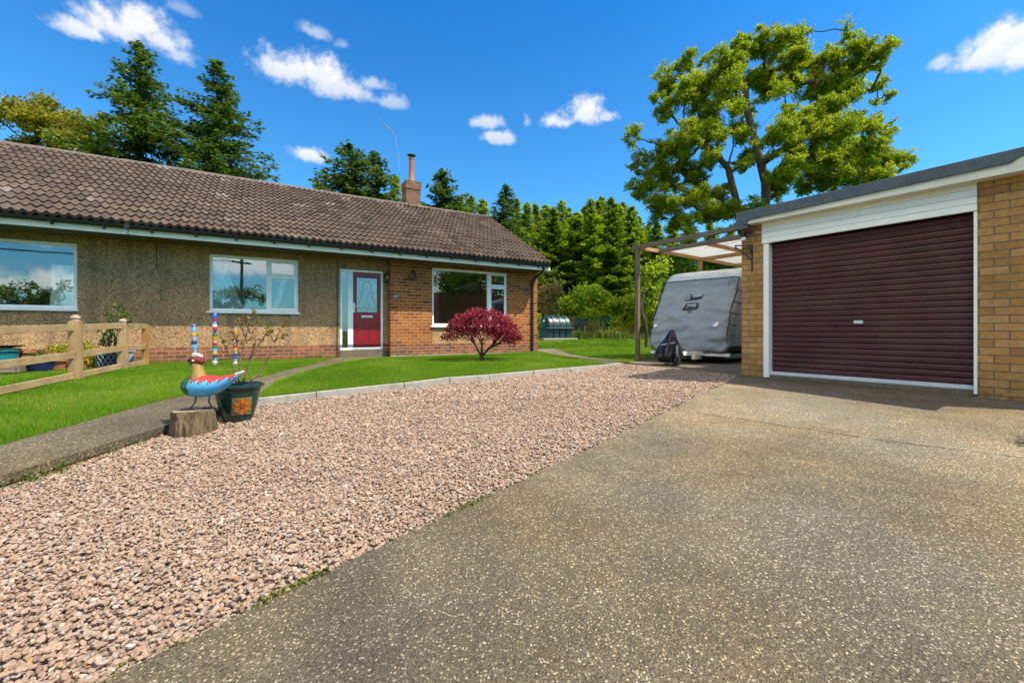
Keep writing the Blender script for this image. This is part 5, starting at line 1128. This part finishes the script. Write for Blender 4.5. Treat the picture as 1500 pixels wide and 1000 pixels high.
for sd in (-1, 1):
    mb = MB(); xo = sd*.72; mb.tube([(xo-.09, 2.3, .29), (xo-.08, 2.3, .29), (xo+.08, 2.3, .29), (xo+.09, 2.3, .29)], [.24, .29, .29, .24], 24); mb.build('wheel', M['black'], cv, smooth=True)
jx, jy = .30, -1.02
mb = MB(); mb.tube([(jx, jy, .2), (jx, jy, .42)], .026, 10); mb.bar((jx-.03, jy, .2), (jx-.03, jy, .07), .012, .03); mb.bar((jx+.03, jy, .2), (jx+.03, jy, .07), .012, .03); mb.tube([(jx, jy, .24), (.14, -.8, .25)], .02, 6); jw = mb.build('jockey_wheel', M['steel'], cv)
mb = MB(); mb.tube([(jx-.035, jy, .095), (jx-.025, jy, .095), (jx+.025, jy, .095), (jx+.035, jy, .095)], [.08, .10, .10, .08], 20); mb.build('tyre', M['black'], jw, smooth=True)
m, t, b = new_mat('black_sheeting'); c = t.coord(); b.inputs['Base Color'].default_value = (.014, .014, .016, 1); b.inputs['Roughness'].default_value = .35; t.put(b.inputs['Normal'], t.bump(t.noise(c, 8, 3), .6, .05)); M['bag'] = m
mb = MB(); n = 40; vs = []; prof = [(0, .74), (.03, .735), (.07, .66), (.13, .52), (.19, .38), (.235, .24), (.24, .17), (.19, .10), (.14, .06)]
for r_, z in prof:
    for j in range(n):
        a_ = 2*math.pi*j/n; fold = 1+.16*math.sin(a_*5+z*4)*(.4+r_*2)+.09*math.sin(a_*11-z*9)+.12*mnoise.noise((math.cos(a_)*2, math.sin(a_)*2, z*6))
        vs.append((.12+(r_*fold)*math.cos(a_)*1.0-.06*(1-z), -.86+r_*fold*math.sin(a_)*1.25-.1*(.8-z), z))
mb.add(vs, [(i*n+j, i*n+(j+1) % n, (i+1)*n+(j+1) % n, (i+1)*n+j) for i in range(len(prof)-1) for j in range(n)]); hc = mb.build('hitch_cover', M['bag'], cv, smooth='all')
mb = MB(); mb.tube([(-.11, -1.02, .40), (.0, -1.12, .42), (.13, -1.10, .45), (.24, -1.0, .47)], .012, 6); mb.build('strap', M['ink_w'], hc)

# ------------------------------------------------------------------ green oil tank at the back of the garden
TX, TY = 2.22, 22.0; TZ = G(TX, TY)
ba = thing('tank_base', 'low stone slab base under the green oil tank', 'plinth', (TX, TY, TZ), R(24)); mb = MB(); mb.box(-1.0, .95, -.62, .62, -.1, .07); mb.build('slab', M['kerb'], ba, bevel=.02)
tk = thing('oil_tank', 'ribbed dark green plastic oil tank at the back of the lawn', 'oil tank', (TX, TY, TZ+.07), R(24))
M['tank'] = paint('tank_plastic', (.008, .030, .032), .4, .2, 4, .05, 30, dirt=.06)
half = [(.46, .0), (.47, .40)]; arch = [(.50*math.cos(a_), .52+.60*math.sin(a_)) for a_ in np.linspace(0, math.pi, 18)]
sec_low = [(.44, 0), (.46, .46), (-.46, .46), (-.44, 0)]
mb = MB(); xs = np.linspace(-.74, .74, 61); vs = []; n = len(arch)
for x in xs:
    rib = 1+.065*(1 if (math.sin((x+.74)/1.48*math.pi*8.0)) > -.15 else 0); e = max(0, (abs(x)-.60)/.14); k = math.sqrt(max(.0, 1-e*e*.75))
    for y, z in arch: vs.append((x, y*rib*k, .50+(z-.50)*rib*k))
mb.add(vs, [(i*n+j, i*n+j+1, (i+1)*n+j+1, (i+1)*n+j) for i in range(60) for j in range(n-1)]+[tuple(range(n)), tuple(range(60*n, 61*n))]); mb.build('upper_shell', M['tank'], tk, smooth=True, angle=50)
mb = MB(); mb.box(-.78, .78, -.56, .56, .45, .53); mb.build('flange', M['tank'], tk, bevel=.02)
mb = MB()
for k in range(4): x = -.70+.36*k; mb.box(x, x+.31, -.45, .45, .0, .45)
mb.box(-.66, .66, -.40, .40, .0, .45); mb.build('lower_shell', M['tank'], tk, bevel=.02)
mb = MB(); mb.tube([(-.70, -.12, .86), (-.76, -.12, .86)], .06, 12); mb.tube([(-.66, -.1, 1.0), (-.70, -.1, 1.0)], .035, 10); mb.build('gauge_cap', M['white'], tk)
mb = MB(); mb.lathe([(.1, 1.10), (.1, 1.16), (.0, 1.17)], 16, (-.5, 0, 0)); mb.build('filler_cap', M['tank'], tk)
# dark green screen fence
sf = thing('screen_fence', 'dark green screening fence behind the oil tank', 'fence', (0, 25.1, .3))
M['screen'] = paint('screen_cloth', (.012, .055, .042), .8, .2, 3)
mb = MB(); x = 1.5
while x < 15: mb.box(x, x+.98, -.02, .02, 0, 1.17); x += 1.0
mb.build('panel', M['screen'], sf)
for k in range(15): mb = MB(); x = 1.49+k; mb.box(x-.05, x+.05, -.06, .0, -.1, 1.22); mb.build('post', M['screen'], sf)

# ------------------------------------------------------------------ trees and shrubs
def greens(name, a, b_, c_, tr=.38): M[name] = leaf_mat(name, [(0, a), (.5, b_), (1, c_)], tr)
greens('oak', (.12, .185, .006), (.32, .375, .010), (.58, .53, .026), .54)
greens('conifer', (.030, .062, .012), (.08, .135, .016), (.20, .235, .025), .35)
greens('larch', (.09, .165, .010), (.24, .33, .014), (.43, .46, .025), .52)
greens('larch_b', (.06, .12, .008), (.165, .25, .012), (.33, .37, .02), .48)
greens('olive', (.13, .13, .010), (.27, .25, .015), (.42, .33, .03), .45)
greens('lime', (.17, .25, .008), (.37, .45, .014), (.55, .55, .04), .52)
greens('rust', (.17, .11, .03), (.29, .21, .06), (.33, .29, .07), .35)
greens('straw', (.16, .14, .05), (.27, .23, .10), (.40, .35, .18), .3)
greens('border', (.06, .10, .012), (.14, .18, .025), (.24, .25, .06), .35)
greens('deep', (.06, .12, .008), (.15, .24, .010), (.28, .34, .02), .5)
def branch_tree(name, label, cat, base, leaders, clusters, mat, bark, leaf, per, seed, r0=.03, group=None, pw=.46, sag=.06):
    """trunk and limbs grown to reach every leaf cluster; clusters are (point, radius)"""
    o = thing(name, label, cat, base, 0, group); r = random.Random(seed); rn = np.random.RandomState(seed); B = Vector(base)
    pos = [Vector((0, 0, -.3))]; par = [-1]
    for ld in leaders:
        prev = 0
        for i, p in enumerate(ld):
            p = Vector(p)-B; hit = next((k for k, q in enumerate(pos) if (q-p).length < 1e-3), None)
            if hit is not None: prev = hit; continue
            pos.append(p); par.append(prev); prev = len(pos)-1
    leadn = len(pos)
    cl = sorted([(Vector(p)-B, q) for p, q in clusters], key=lambda c: min((c[0]-pos[k]).length for k in range(1, leadn)))
    ends = []
    for p, rad in cl:
        best = min(range(1, len(pos)), key=lambda k: (pos[k]-p).length+.55*max(0, pos[k].z-p.z)+(.0 if k < leadn else .12)); a = pos[best]; prev = best; L = (p-a).length
        for q in (.33, .66, 1):
            m_ = a.lerp(p, q)+Vector((r.gauss(0, sag*L*.6), r.gauss(0, sag*L*.6), -sag*L*math.sin(q*3.14)*r.uniform(-.3, 1)))*(q < 1); pos.append(m_); par.append(prev); prev = len(pos)-1
        for k in range(3):
            e = p+Vector((r.gauss(0, rad*.55), r.gauss(0, rad*.55), r.gauss(.1*rad, rad*.4))); pos.append(e); par.append(prev); ends.append((e, rad*.62)); 
        ends.append((p, rad))
    cnt = [0]*len(pos); ch = [0]*len(pos)
    for k in range(1, len(pos)): ch[par[k]] += 1
    for k in range(len(pos)-1, 0, -1):
        if ch[k] == 0: cnt[k] = 1
        cnt[par[k]] += cnt[k]
    mb = MB()
    for k in range(1, len(pos)):
        a, b_ = pos[par[k]], pos[k]; ra = r0*cnt[par[k]]**pw if par[k] else r0*cnt[1]**pw*1.25; rb = r0*cnt[k]**pw; ra = min(ra, rb*1.5)
        mb.tube([a, a.lerp(b_, .5)+Vector((r.gauss(0, 1), r.gauss(0, 1), 0))*(a-b_).length*.03, b_], [ra, (ra+rb)/2, rb], 9 if rb > .08 else 5, caps=False)
    mb.build('trunk', bark, o, smooth='all')
    P_ = []; VV = []
    for e, rad in ends:
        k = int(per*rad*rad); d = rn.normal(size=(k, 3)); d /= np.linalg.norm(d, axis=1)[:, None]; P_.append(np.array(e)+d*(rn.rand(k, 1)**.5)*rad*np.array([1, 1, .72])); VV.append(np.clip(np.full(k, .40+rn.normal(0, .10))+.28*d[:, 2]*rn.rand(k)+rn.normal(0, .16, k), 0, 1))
    P_ = np.concatenate(P_); VV = np.concatenate(VV); q_ = np.mean([rad for e, rad in ends]); P_ = P_+.38*q_*np.sin(P_[:, [1, 2, 0]]*(1.9/q_)+1)+.26*q_*np.sin(P_[:, [2, 0, 1]]*(4.3/q_)+2)+rn.normal(0, .13*q_, P_.shape)
    V, F, q = leafy('', None, P_, leaf, seed+1, flat=.7, elong=1.35); np_mesh('crown', V, F, mat, o, {'var': VV}); return o
# the big broadleaf tree behind the garage: leaf masses where the photo shows them
BL = [(100,530,55),(70,600,35),(205,385,45),(250,320,75),(330,225,65),(460,180,50),(560,190,85),(690,80,60),(650,150,85),(780,125,85),(850,110,75),(930,70,45),(880,180,75),(700,270,110),(560,310,100),(430,300,100),(330,350,90),(255,430,70),(450,420,100),(610,420,80),(790,340,80),(890,260,85),(1010,200,65),(1120,75,60),(1130,170,85),(1200,130,75),(1290,150,70),(1340,130,35),(1240,215,55),(1080,300,95),(1180,320,95),(1280,340,60),(1345,365,40),(980,330,85),(1000,415,75),(1120,410,75),(850,430,50),(600,550,70),(480,560,70),(350,560,80),(265,625,70),(330,680,80),(200,725,80),(120,700,50),(150,800,80),(115,850,45),(255,795,75),(380,760,80),(250,900,90),(380,880,90),(500,850,75),(200,960,60),(480,670,70),(620,690,70),(800,560,80),(880,490,75),(980,520,85),(900,620,100),(1050,560,95),(1150,520,90),(1250,520,70),(1335,510,45),(1180,620,100),(1280,610,85),(1300,700,95),(1380,690,65),(1440,700,45),(1100,700,95),(1000,680,100),(850,720,90),(780,820,90),(960,800,95),(1060,780,80),(690,600,50),(1330,770,80),(1200,790,90),(560,930,90),(330,980,80),(700,930,90),(470,960,90)]
rb_ = random.Random(31); cl = []; Yt = 24.0
for zx, zy, zr in BL:
    px_, py_ = 900+.3*zx, 30+.3*zy; ctr = 1-min(1, math.hypot((zx-740)/700, (zy-500)/520)); dY = rb_.uniform(-1, 1)*(1.2+3.2*ctr)
    R0 = zr*.3*(Yt/FPX); c0 = at(px_, py_, Yt+dY)
    for q in range(14 if zr > 60 else 7):
        d = Vector((rb_.gauss(0, 1), rb_.gauss(0, 1), rb_.gauss(0, .8))).normalized()*R0*rb_.uniform(.2, 1.0); cl.append((c0+d, R0*rb_.uniform(.25, .44)))
    if ctr > .35: cl.append((at(px_+rb_.uniform(-8, 8), py_+rb_.uniform(-8, 8), Yt-dY*.9+rb_.uniform(-1, 1)), R0*.5))
Z4 = lambda x, y, d=0: tuple(at(900+.3*x, 30+.3*y, Yt+d))
bp = at(900+.3*690, 500, Yt); bp.z = G(bp.x, bp.y)
branch_tree('broadleaf_tree', 'big spreading broadleaf tree in bright spring leaf behind the garage', 'tree', tuple(bp),
    [[Z4(680, 1150), Z4(600, 900, .3), Z4(555, 720, .4), Z4(500, 650, .2), Z4(410, 590, 0), Z4(330, 520, -.3)], [Z4(680, 1150), Z4(740, 880, -.3), Z4(715, 700, -.4), Z4(680, 560, -.3), Z4(650, 450, 0), Z4(640, 340, .2)],
     [Z4(555, 720, .4), Z4(580, 620, 1), Z4(575, 500, 1.4)], [Z4(680, 560, -.3), Z4(760, 470, -1), Z4(860, 360, -1.4)], [Z4(715, 700, -.4), Z4(800, 640, -1.2), Z4(930, 560, -1.6)], [Z4(500, 650, .2), Z4(510, 540, -.4), Z4(490, 440, -.8)]],
    cl, M['oak'], M['bark_oak'], .068, 1700, 31, r0=.0080)
def conifer(o, h, rad, mat, seed, nb=6, dens=1.0, leaf=.15, bare=.0, shape=.85, droop=.25, up=.3, irregular=.35, spray=1.0):
    """whorls of boughs carrying flat sprays"""
    rn = np.random.RandomState(seed); r = random.Random(seed); mb = MB(); P_ = []; D_ = []; W_ = []
    mb.tube([(0, 0, -.2), (.03, .02, h*.4), (0, .03, h*.75), (0, 0, h)], [h*.013+.03, h*.010+.02, h*.005+.01, .008], 7)
    NB = int(nb*(h*(1-bare))/(.30*(h/14)**.5)*dens**.3)
    for ib in range(NB):
        u = bare+(1-bare)*((ib+r.random())/NB)**.85; z = min(h-.12, h*u); L0 = rad*(1-u)**shape+.10
        if True:
            a_ = r.uniform(0, 6.283); L = L0*r.uniform(1-irregular, 1+irregular*.6)*(1.35 if r.random() < .06 else 1); n = max(3, int(L/.22)); d = Vector((math.cos(a_), math.sin(a_), 0)); p = Vector((0, 0, z)); pts = [p.copy()]; dr_ = droop*r.uniform(.3, 1.6); u_ = up*r.uniform(.5, 1.4)
            for i in range(n):
                v = (i+1)/n; s_ = u_*(.15-dr_*v*2.2+dr_*2.6*v*v); d = (d+Vector((r.gauss(0, .06), r.gauss(0, .06), 0))).normalized(); p = p+d*(L/n)+Vector((0, 0, s_*L/n*1.2+r.gauss(0, .03))); pts.append(p.copy())
                wdt = (.16+.42*L*math.sin(min(1, v*1.05)*2.6))*.42*spray; m_ = int((5+20*wdt)*dens*r.uniform(.5, 1.4))
                side = Vector((-d.y, d.x, 0))
                for _ in range(m_):
                    q = r.uniform(-1, 1); pp = p+side*q*wdt-d*abs(q)*wdt*.6+Vector((0, 0, -abs(q)*wdt*.5+r.gauss(0, .085))); P_.append(pp); dd_ = (d*.8+side*q*1.1+Vector((r.gauss(0, .3), r.gauss(0, .3), r.uniform(-.6, .35)))).normalized(); D_.append(dd_)
            mb.tube([pts[0], pts[len(pts)//2], pts[-1]], [.012+.006*L, .008+.004*L, .004], 4, caps=False)
    for _ in range(int(30*dens)): P_.append(Vector((r.gauss(0, .05), r.gauss(0, .05), h-r.uniform(0, .6)))); D_.append(Vector((r.gauss(0, .4), r.gauss(0, .4), 1)).normalized())
    mb.build('trunk', M['bark'], o, smooth='all')
    P_ = np.array(P_); D_ = np.array(D_); n = len(P_); sz = leaf*rn.uniform(.7, 1.35, n); q = rn.normal(0, .5, (n, 3)); q[:, 2] += 1
    S_ = np.cross(D_, q); S_ /= np.linalg.norm(S_, axis=1)[:, None]; L = D_*(sz*1.1)[:, None]; W = S_*(sz*.34)[:, None]
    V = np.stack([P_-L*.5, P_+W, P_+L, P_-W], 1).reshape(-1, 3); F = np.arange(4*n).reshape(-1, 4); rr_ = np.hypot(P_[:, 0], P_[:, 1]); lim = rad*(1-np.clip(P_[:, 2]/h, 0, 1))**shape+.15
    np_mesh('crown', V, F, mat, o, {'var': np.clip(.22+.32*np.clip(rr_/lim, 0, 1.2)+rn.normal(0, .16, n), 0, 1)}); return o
def base_of(px, Y): x = (px-CX)/FPX*Y; return (x, Y, G(x, Y))
def ctree(name, label, px, py, Y, rad, mat, seed, group=None, **k):
    b_ = base_of(px, Y); top = at(px, py, Y); o = thing(name, label, 'tree', b_, random.Random(seed).uniform(0, 6), group); return conifer(o, top.z-b_[2], rad, mat, seed, **k)
ctree('fir_tree', 'tallest dark conifer rising behind the roof of the bungalow', 207, 66, 24, 5.6, M['conifer'], 41, nb=5, irregular=.48, bare=.25, leaf=.16, dens=1.15, up=.9, shape=.72)
ctree('fir_tree', 'dark conifer with a long low bough next to the tallest conifer', 318, 90, 25, 5.7, M['conifer'], 42, nb=5, irregular=.48, bare=.25, leaf=.16, dens=1.15, up=.8, shape=.74)
ctree('fir_tree', 'small dark conifer top between the olive tree and the tallest conifer', 150, 168, 26, 3.6, M['conifer'], 43, nb=4, irregular=.6, bare=.4, leaf=.18, dens=.8, shape=.7, up=.8)
ctree('fir_tree', 'broad dark conifer behind the ridge halfway to the chimney', 511, 212, 30, 5.2, M['conifer'], 44, nb=5, irregular=.55, bare=.3, leaf=.2, dens=.9, up=.8, shape=.62)
ctree('fir_tree', 'dark conifer with spreading lower boughs just beyond the chimney', 648, 250, 31, 5.4, M['conifer'], 45, nb=5, irregular=.55, bare=.3, leaf=.2, dens=.9, up=.7, shape=.75)
ctree('fir_tree', 'slim dark conifer standing before the row of larches', 740, 271, 33, 3.3, M['conifer'], 46, nb=6, irregular=.4, bare=.15, leaf=.18, dens=.9, shape=.65, up=.6)
ctree('young_conifer', 'light green conifer top close to the chimney stack', 579, 257, 33, 3.2, M['larch'], 47, nb=6, bare=.4, leaf=.18, dens=.8)
ctree('young_conifer', 'pale little conifer top poking over the middle of the ridge', 463, 262, 32, 2.2, M['larch'], 48, nb=5, bare=.5, leaf=.14, dens=.6)
ctree('fir_tree', 'second dark spire leaning on the broad conifer behind the ridge', 549, 223, 31, 4.2, M['conifer'], 49, nb=5, irregular=.5, bare=.3, leaf=.18, dens=.9, shape=.66, up=.8)
# plantation row behind the garden: three shapes, copied
protos = []
ROW = [(690, 288), (708, 293), (757, 292), (771, 298), (785, 300), (800, 301), (811, 305), (822, 295), (833, 306), (846, 312), (857, 303), (866, 292), (876, 296), (883, 289), (895, 290), (904, 300), (913, 297), (924, 304), (935, 318), (948, 330), (962, 326), (985, 322), (1010, 330), (1040, 325), (1070, 330), (672, 290)]
rr = random.Random(51)
for i, (px_, py_) in enumerate(ROW):
    Y = 40+(i*37 % 11)*.7; b_ = base_of(px_, Y); hgt = at(px_, py_, Y).z-b_[2]
    if i < 4:
        o = thing('larch_tree', 'tall green larch in the plantation row behind the garden', 'tree', b_, rr.uniform(0, 6), 'larches in the row behind the garden'); conifer(o, hgt, (2.2, 1.9, 2.6, 2.1)[i], M['larch' if i % 2 else 'larch_b'], 52+i, nb=5, irregular=.5, bare=(.03, .10, .02, .08)[i], leaf=.15, dens=1.7, up=(.6, 1.3, .9, .2)[i], shape=(.62, .5, .7, .55)[i]); protos.append((o, hgt))
    else:
        p, h0 = protos[i % 4]; o = copy_tree(p); o.location = b_; s_ = hgt/h0; o.scale = (rr.uniform(.9, 1.2),)*2+(s_,); o.rotation_euler = (0, 0, rr.uniform(0, 6.28))
# olive broadleaf at the far left
cl = []; rr = random.Random(61)
for k in range(46):
    px_ = rr.uniform(-40, 140); e = math.sqrt(max(0, 1-((px_-50)/100)**2)); top = 250-105*e
    cl.append((at(px_, rr.uniform(top, 252), 27+rr.uniform(-2, 2)), rr.uniform(.5, .85)))
b_ = base_of(60, 27)
branch_tree('broadleaf_tree', 'olive yellow broadleaf tree behind the far left end of the roof', 'tree', b_, [[at(60, 380, 27), at(58, 300, 27), at(50, 240, 27), at(45, 200, 27)], [at(58, 300, 27), at(85, 245, 27), at(95, 210, 27.3)]], cl, M['olive'], M['bark_oak'], .13, 420, 62, r0=.026)
# shrubs at the back of the lawn
def bush(name, label, px, py_base, Y, w, h, mat, n, leaf, seed, z=None):
    b_ = base_of(px, Y); r = random.Random(seed); bl = []
    for k in range(11): a_ = r.uniform(0, 6.28); q = r.random()**.5; zz = r.uniform(.25, .85)*h; sc_ = math.sqrt(max(.15, 1-((zz/h-.4)/.65)**2)); bl.append((math.cos(a_)*q*w*.36*sc_, math.sin(a_)*q*w*.30, zz, w*r.uniform(.13, .22), h*r.uniform(.12, .2)))
    for k in range(8): bl.append((r.uniform(-.4, .4)*w, r.uniform(-.3, .1)*w, h*r.uniform(.08, .3), w*.14, h*.15))
    return blob_plant(name, label, 'shrub', b_[0], b_[1], bl, leaf, n, mat, seed)
bush('garden_shrub', 'large yellow green shrub spreading behind the long grass', 868, 0, 26.0, 3.6, 3.2, M['lime'], 9000, .11, 71)
bush('garden_shrub', 'brownish shrub behind the oil tank next to the house corner', 806, 0, 25.5, 2.6, 3.4, M['rust'], 5500, .09, 72)
bush('garden_shrub', 'bright green shrub beside the front post of the carport', 925, 0, 25, 3.4, 2.6, M['lime'], 8000, .10, 73)
bush('garden_shrub', 'dark green bush seen between the carport post and the caravan', 952, 0, 24.5, 3.0, 3.6, M['larch'], 7500, .10, 74)
bush('garden_shrub', 'deep green thicket behind the carport under the big tree', 1000, 0, 27, 5.0, 6.0, M['deep'], 11000, .13, 75)
bush('garden_shrub', 'green thicket behind the caravan roof beside the garage', 1060, 0, 29, 5.0, 6.2, M['deep'], 10000, .13, 76)
bush('garden_shrub', 'mid green bush at the foot of the larch row beyond the house corner', 838, 0, 29.5, 3.5, 3.6, M['larch'], 7000, .12, 77)
bush('garden_shrub', 'low green shrub left of the oil tank against the house corner', 782, 0, 24, 1.6, 1.5, M['larch'], 3000, .07, 78)
cl = [(at(px_, py_, 16.5), .35) for px_, py_ in ((960, 415), (950, 400), (965, 440), (945, 430), (958, 385), (970, 400))]
b_ = base_of(947, 16.0)
branch_tree('small_tree', 'small crooked tree growing on the lawn behind the carport post', 'tree', b_, [[at(947, 490, 16), at(945, 470, 16), at(939, 448, 16.1), at(943, 430, 16.2)]], cl, M['lime'], M['bark'], .07, 700, 79, r0=.018)
# long grasses and perennials in front of the green screen
def tuft(label, px, Y, h, n, mat, seed, spread=.35, wd=.012, curve=.6):
    b_ = base_of(px, Y); o = thing('grass_clump', label, 'plant', b_); rn = np.random.RandomState(seed); Vs = []
    for k in range(n):
        a_ = rn.uniform(0, 6.28); L = h*rn.uniform(.5, 1.15); x, y = rn.normal(0, spread*.5, 2); d = np.array([math.cos(a_), math.sin(a_)]); c_ = rn.uniform(.15, 1)*curve; s_ = np.array([-d[1], d[0]])*wd
        p0 = np.array([x, y, 0]); p1 = np.array([x+d[0]*L*c_*.35, y+d[1]*L*c_*.35, L*.6]); p2 = np.array([x+d[0]*L*c_, y+d[1]*L*c_, L*(1-.45*c_)]); w_ = np.array([s_[0], s_[1], 0]); Vs += [p0-w_, p0+w_, p1+w_*.8, p1-w_*.8, p1-w_*.8, p1+w_*.8, p2+w_*.1, p2-w_*.1]
    V = np.array(Vs); F = np.arange(len(V)).reshape(-1, 4); np_mesh('blades', V, F, mat, o, {'var': np.repeat(rn.rand(n), 2)}); return o
for k, (lab, px_, Y, h, n, mt_, wd) in enumerate([('arching straw coloured grass clump in the middle of the back border', 868, 24.6, 1.15, 230, 'straw', .014), ('pale dry grass clump with tall leaning stalks behind the lawn', 858, 25.2, 1.35, 120, 'straw', .016),
        ('green grass clump at the lawn edge right of the oil tank', 848, 23.2, .55, 300, 'border', .014), ('rounded green perennial clump in the back border centre', 885, 23.4, .6, 330, 'border', .015), ('green clump at the lawn edge towards the carport', 905, 23.0, .5, 330, 'border', .014),
        ('rust brown clump near the carport post in the back border', 922, 24.2, .85, 260, 'rust', .016), ('low yellow green clump under the carport post', 930, 22.8, .42, 260, 'border', .014), ('leafy clump hugging the right end of the tank base', 838, 22.8, .5, 280, 'border', .014)]):
    tuft(lab, px_, Y, h, n, M[mt_], 90+k, .75, wd, .95)

# ------------------------------------------------------------------ across the road behind the viewer: mirrored in the windows
up_ = thing('utility_pole', 'wooden utility pole mirrored in the glass of the middle window', 'utility pole', (6.7, -14, -1))
mb = MB(); mb.tube([(0, 0, -.5), (0, 0, 4), (0, 0, 7.6)], [.15, .13, .10], 12); M['pole'] = paint('pole_grey', (.42, .38, .31), .85, .2, 6); mb.build('pole', M['pole'], up_, smooth=True)
mb = MB(); mb.box(-.7, .7, -.06, .06, 7.0, 7.12); mb.build('cross_arm', M['wood_old'], up_)
mb = MB()
for dx in (-.55, 0, .55):
    a = Vector((dx, 0, 7.15)); b_ = Vector((-34+dx, -4, 7.4)); mb.tube([a.lerp(b_, q/14)+Vector((0, 0, -1.1*math.sin(q/14*math.pi))) for q in range(15)], .014, 4)
mb.build('wire', M['black'], up_)
for k, (x, y, h, w_) in enumerate(((-3.2, -20, 4.6, 3.4), (-6.5, -21, 6.2, 4.5), (10, -22, 5.5, 4.5), (19, -1, 8.0, 6), (24, -5, 9, 6.5), (29, -9, 10, 7))):
    rr = random.Random(200+k); cl = [(Vector((x+rr.gauss(0, w_*.28), y+rr.gauss(0, w_*.28), -1+h*rr.uniform(.4, .98))), w_*.16) for _ in range(26)]
    branch_tree('roadside_tree', ('bare looking small tree mirrored in the wide window', 'taller dark tree mirrored at the edge of the wide window', 'roadside tree standing behind the utility pole', 'dark garden tree mirrored in the front window pane', 'second dark garden tree mirrored in the front window pane', 'third dark garden tree mirrored in the front window pane')[k], 'tree', (x, y, -1), [[(x, y, -1+h*.25), (x+.1, y, -1+h*.45), (x, y, -1+h*.65)]], cl, M['deep'], M['bark'], .12, 260, 210+k, r0=.024)
rn = np.random.RandomState(230); P_ = np.stack([rn.uniform(-26, 22, 9000), -22+rn.normal(0, .5, 9000), -1+3.0*rn.rand(9000)**.7+.0], 1); P_[:, 2] += .35*np.sin(P_[:, 0]*1.3)*(P_[:, 2] > .8)
hd_ = thing('hedge', 'dark hedge along the road mirrored low in the windows', 'hedge', (0, -22, -1)); V, F, q = leafy('', None, P_-np.array([0, -22, -1]), .26, 231); np_mesh('foliage', V, F, M['deep'], hd_, {'var': q.rand(len(F))})
mb = MB(); mb.box(-26, 22, -.25, .25, -.2, 2.3); mb.build('inner_growth', M['deep'], hd_)
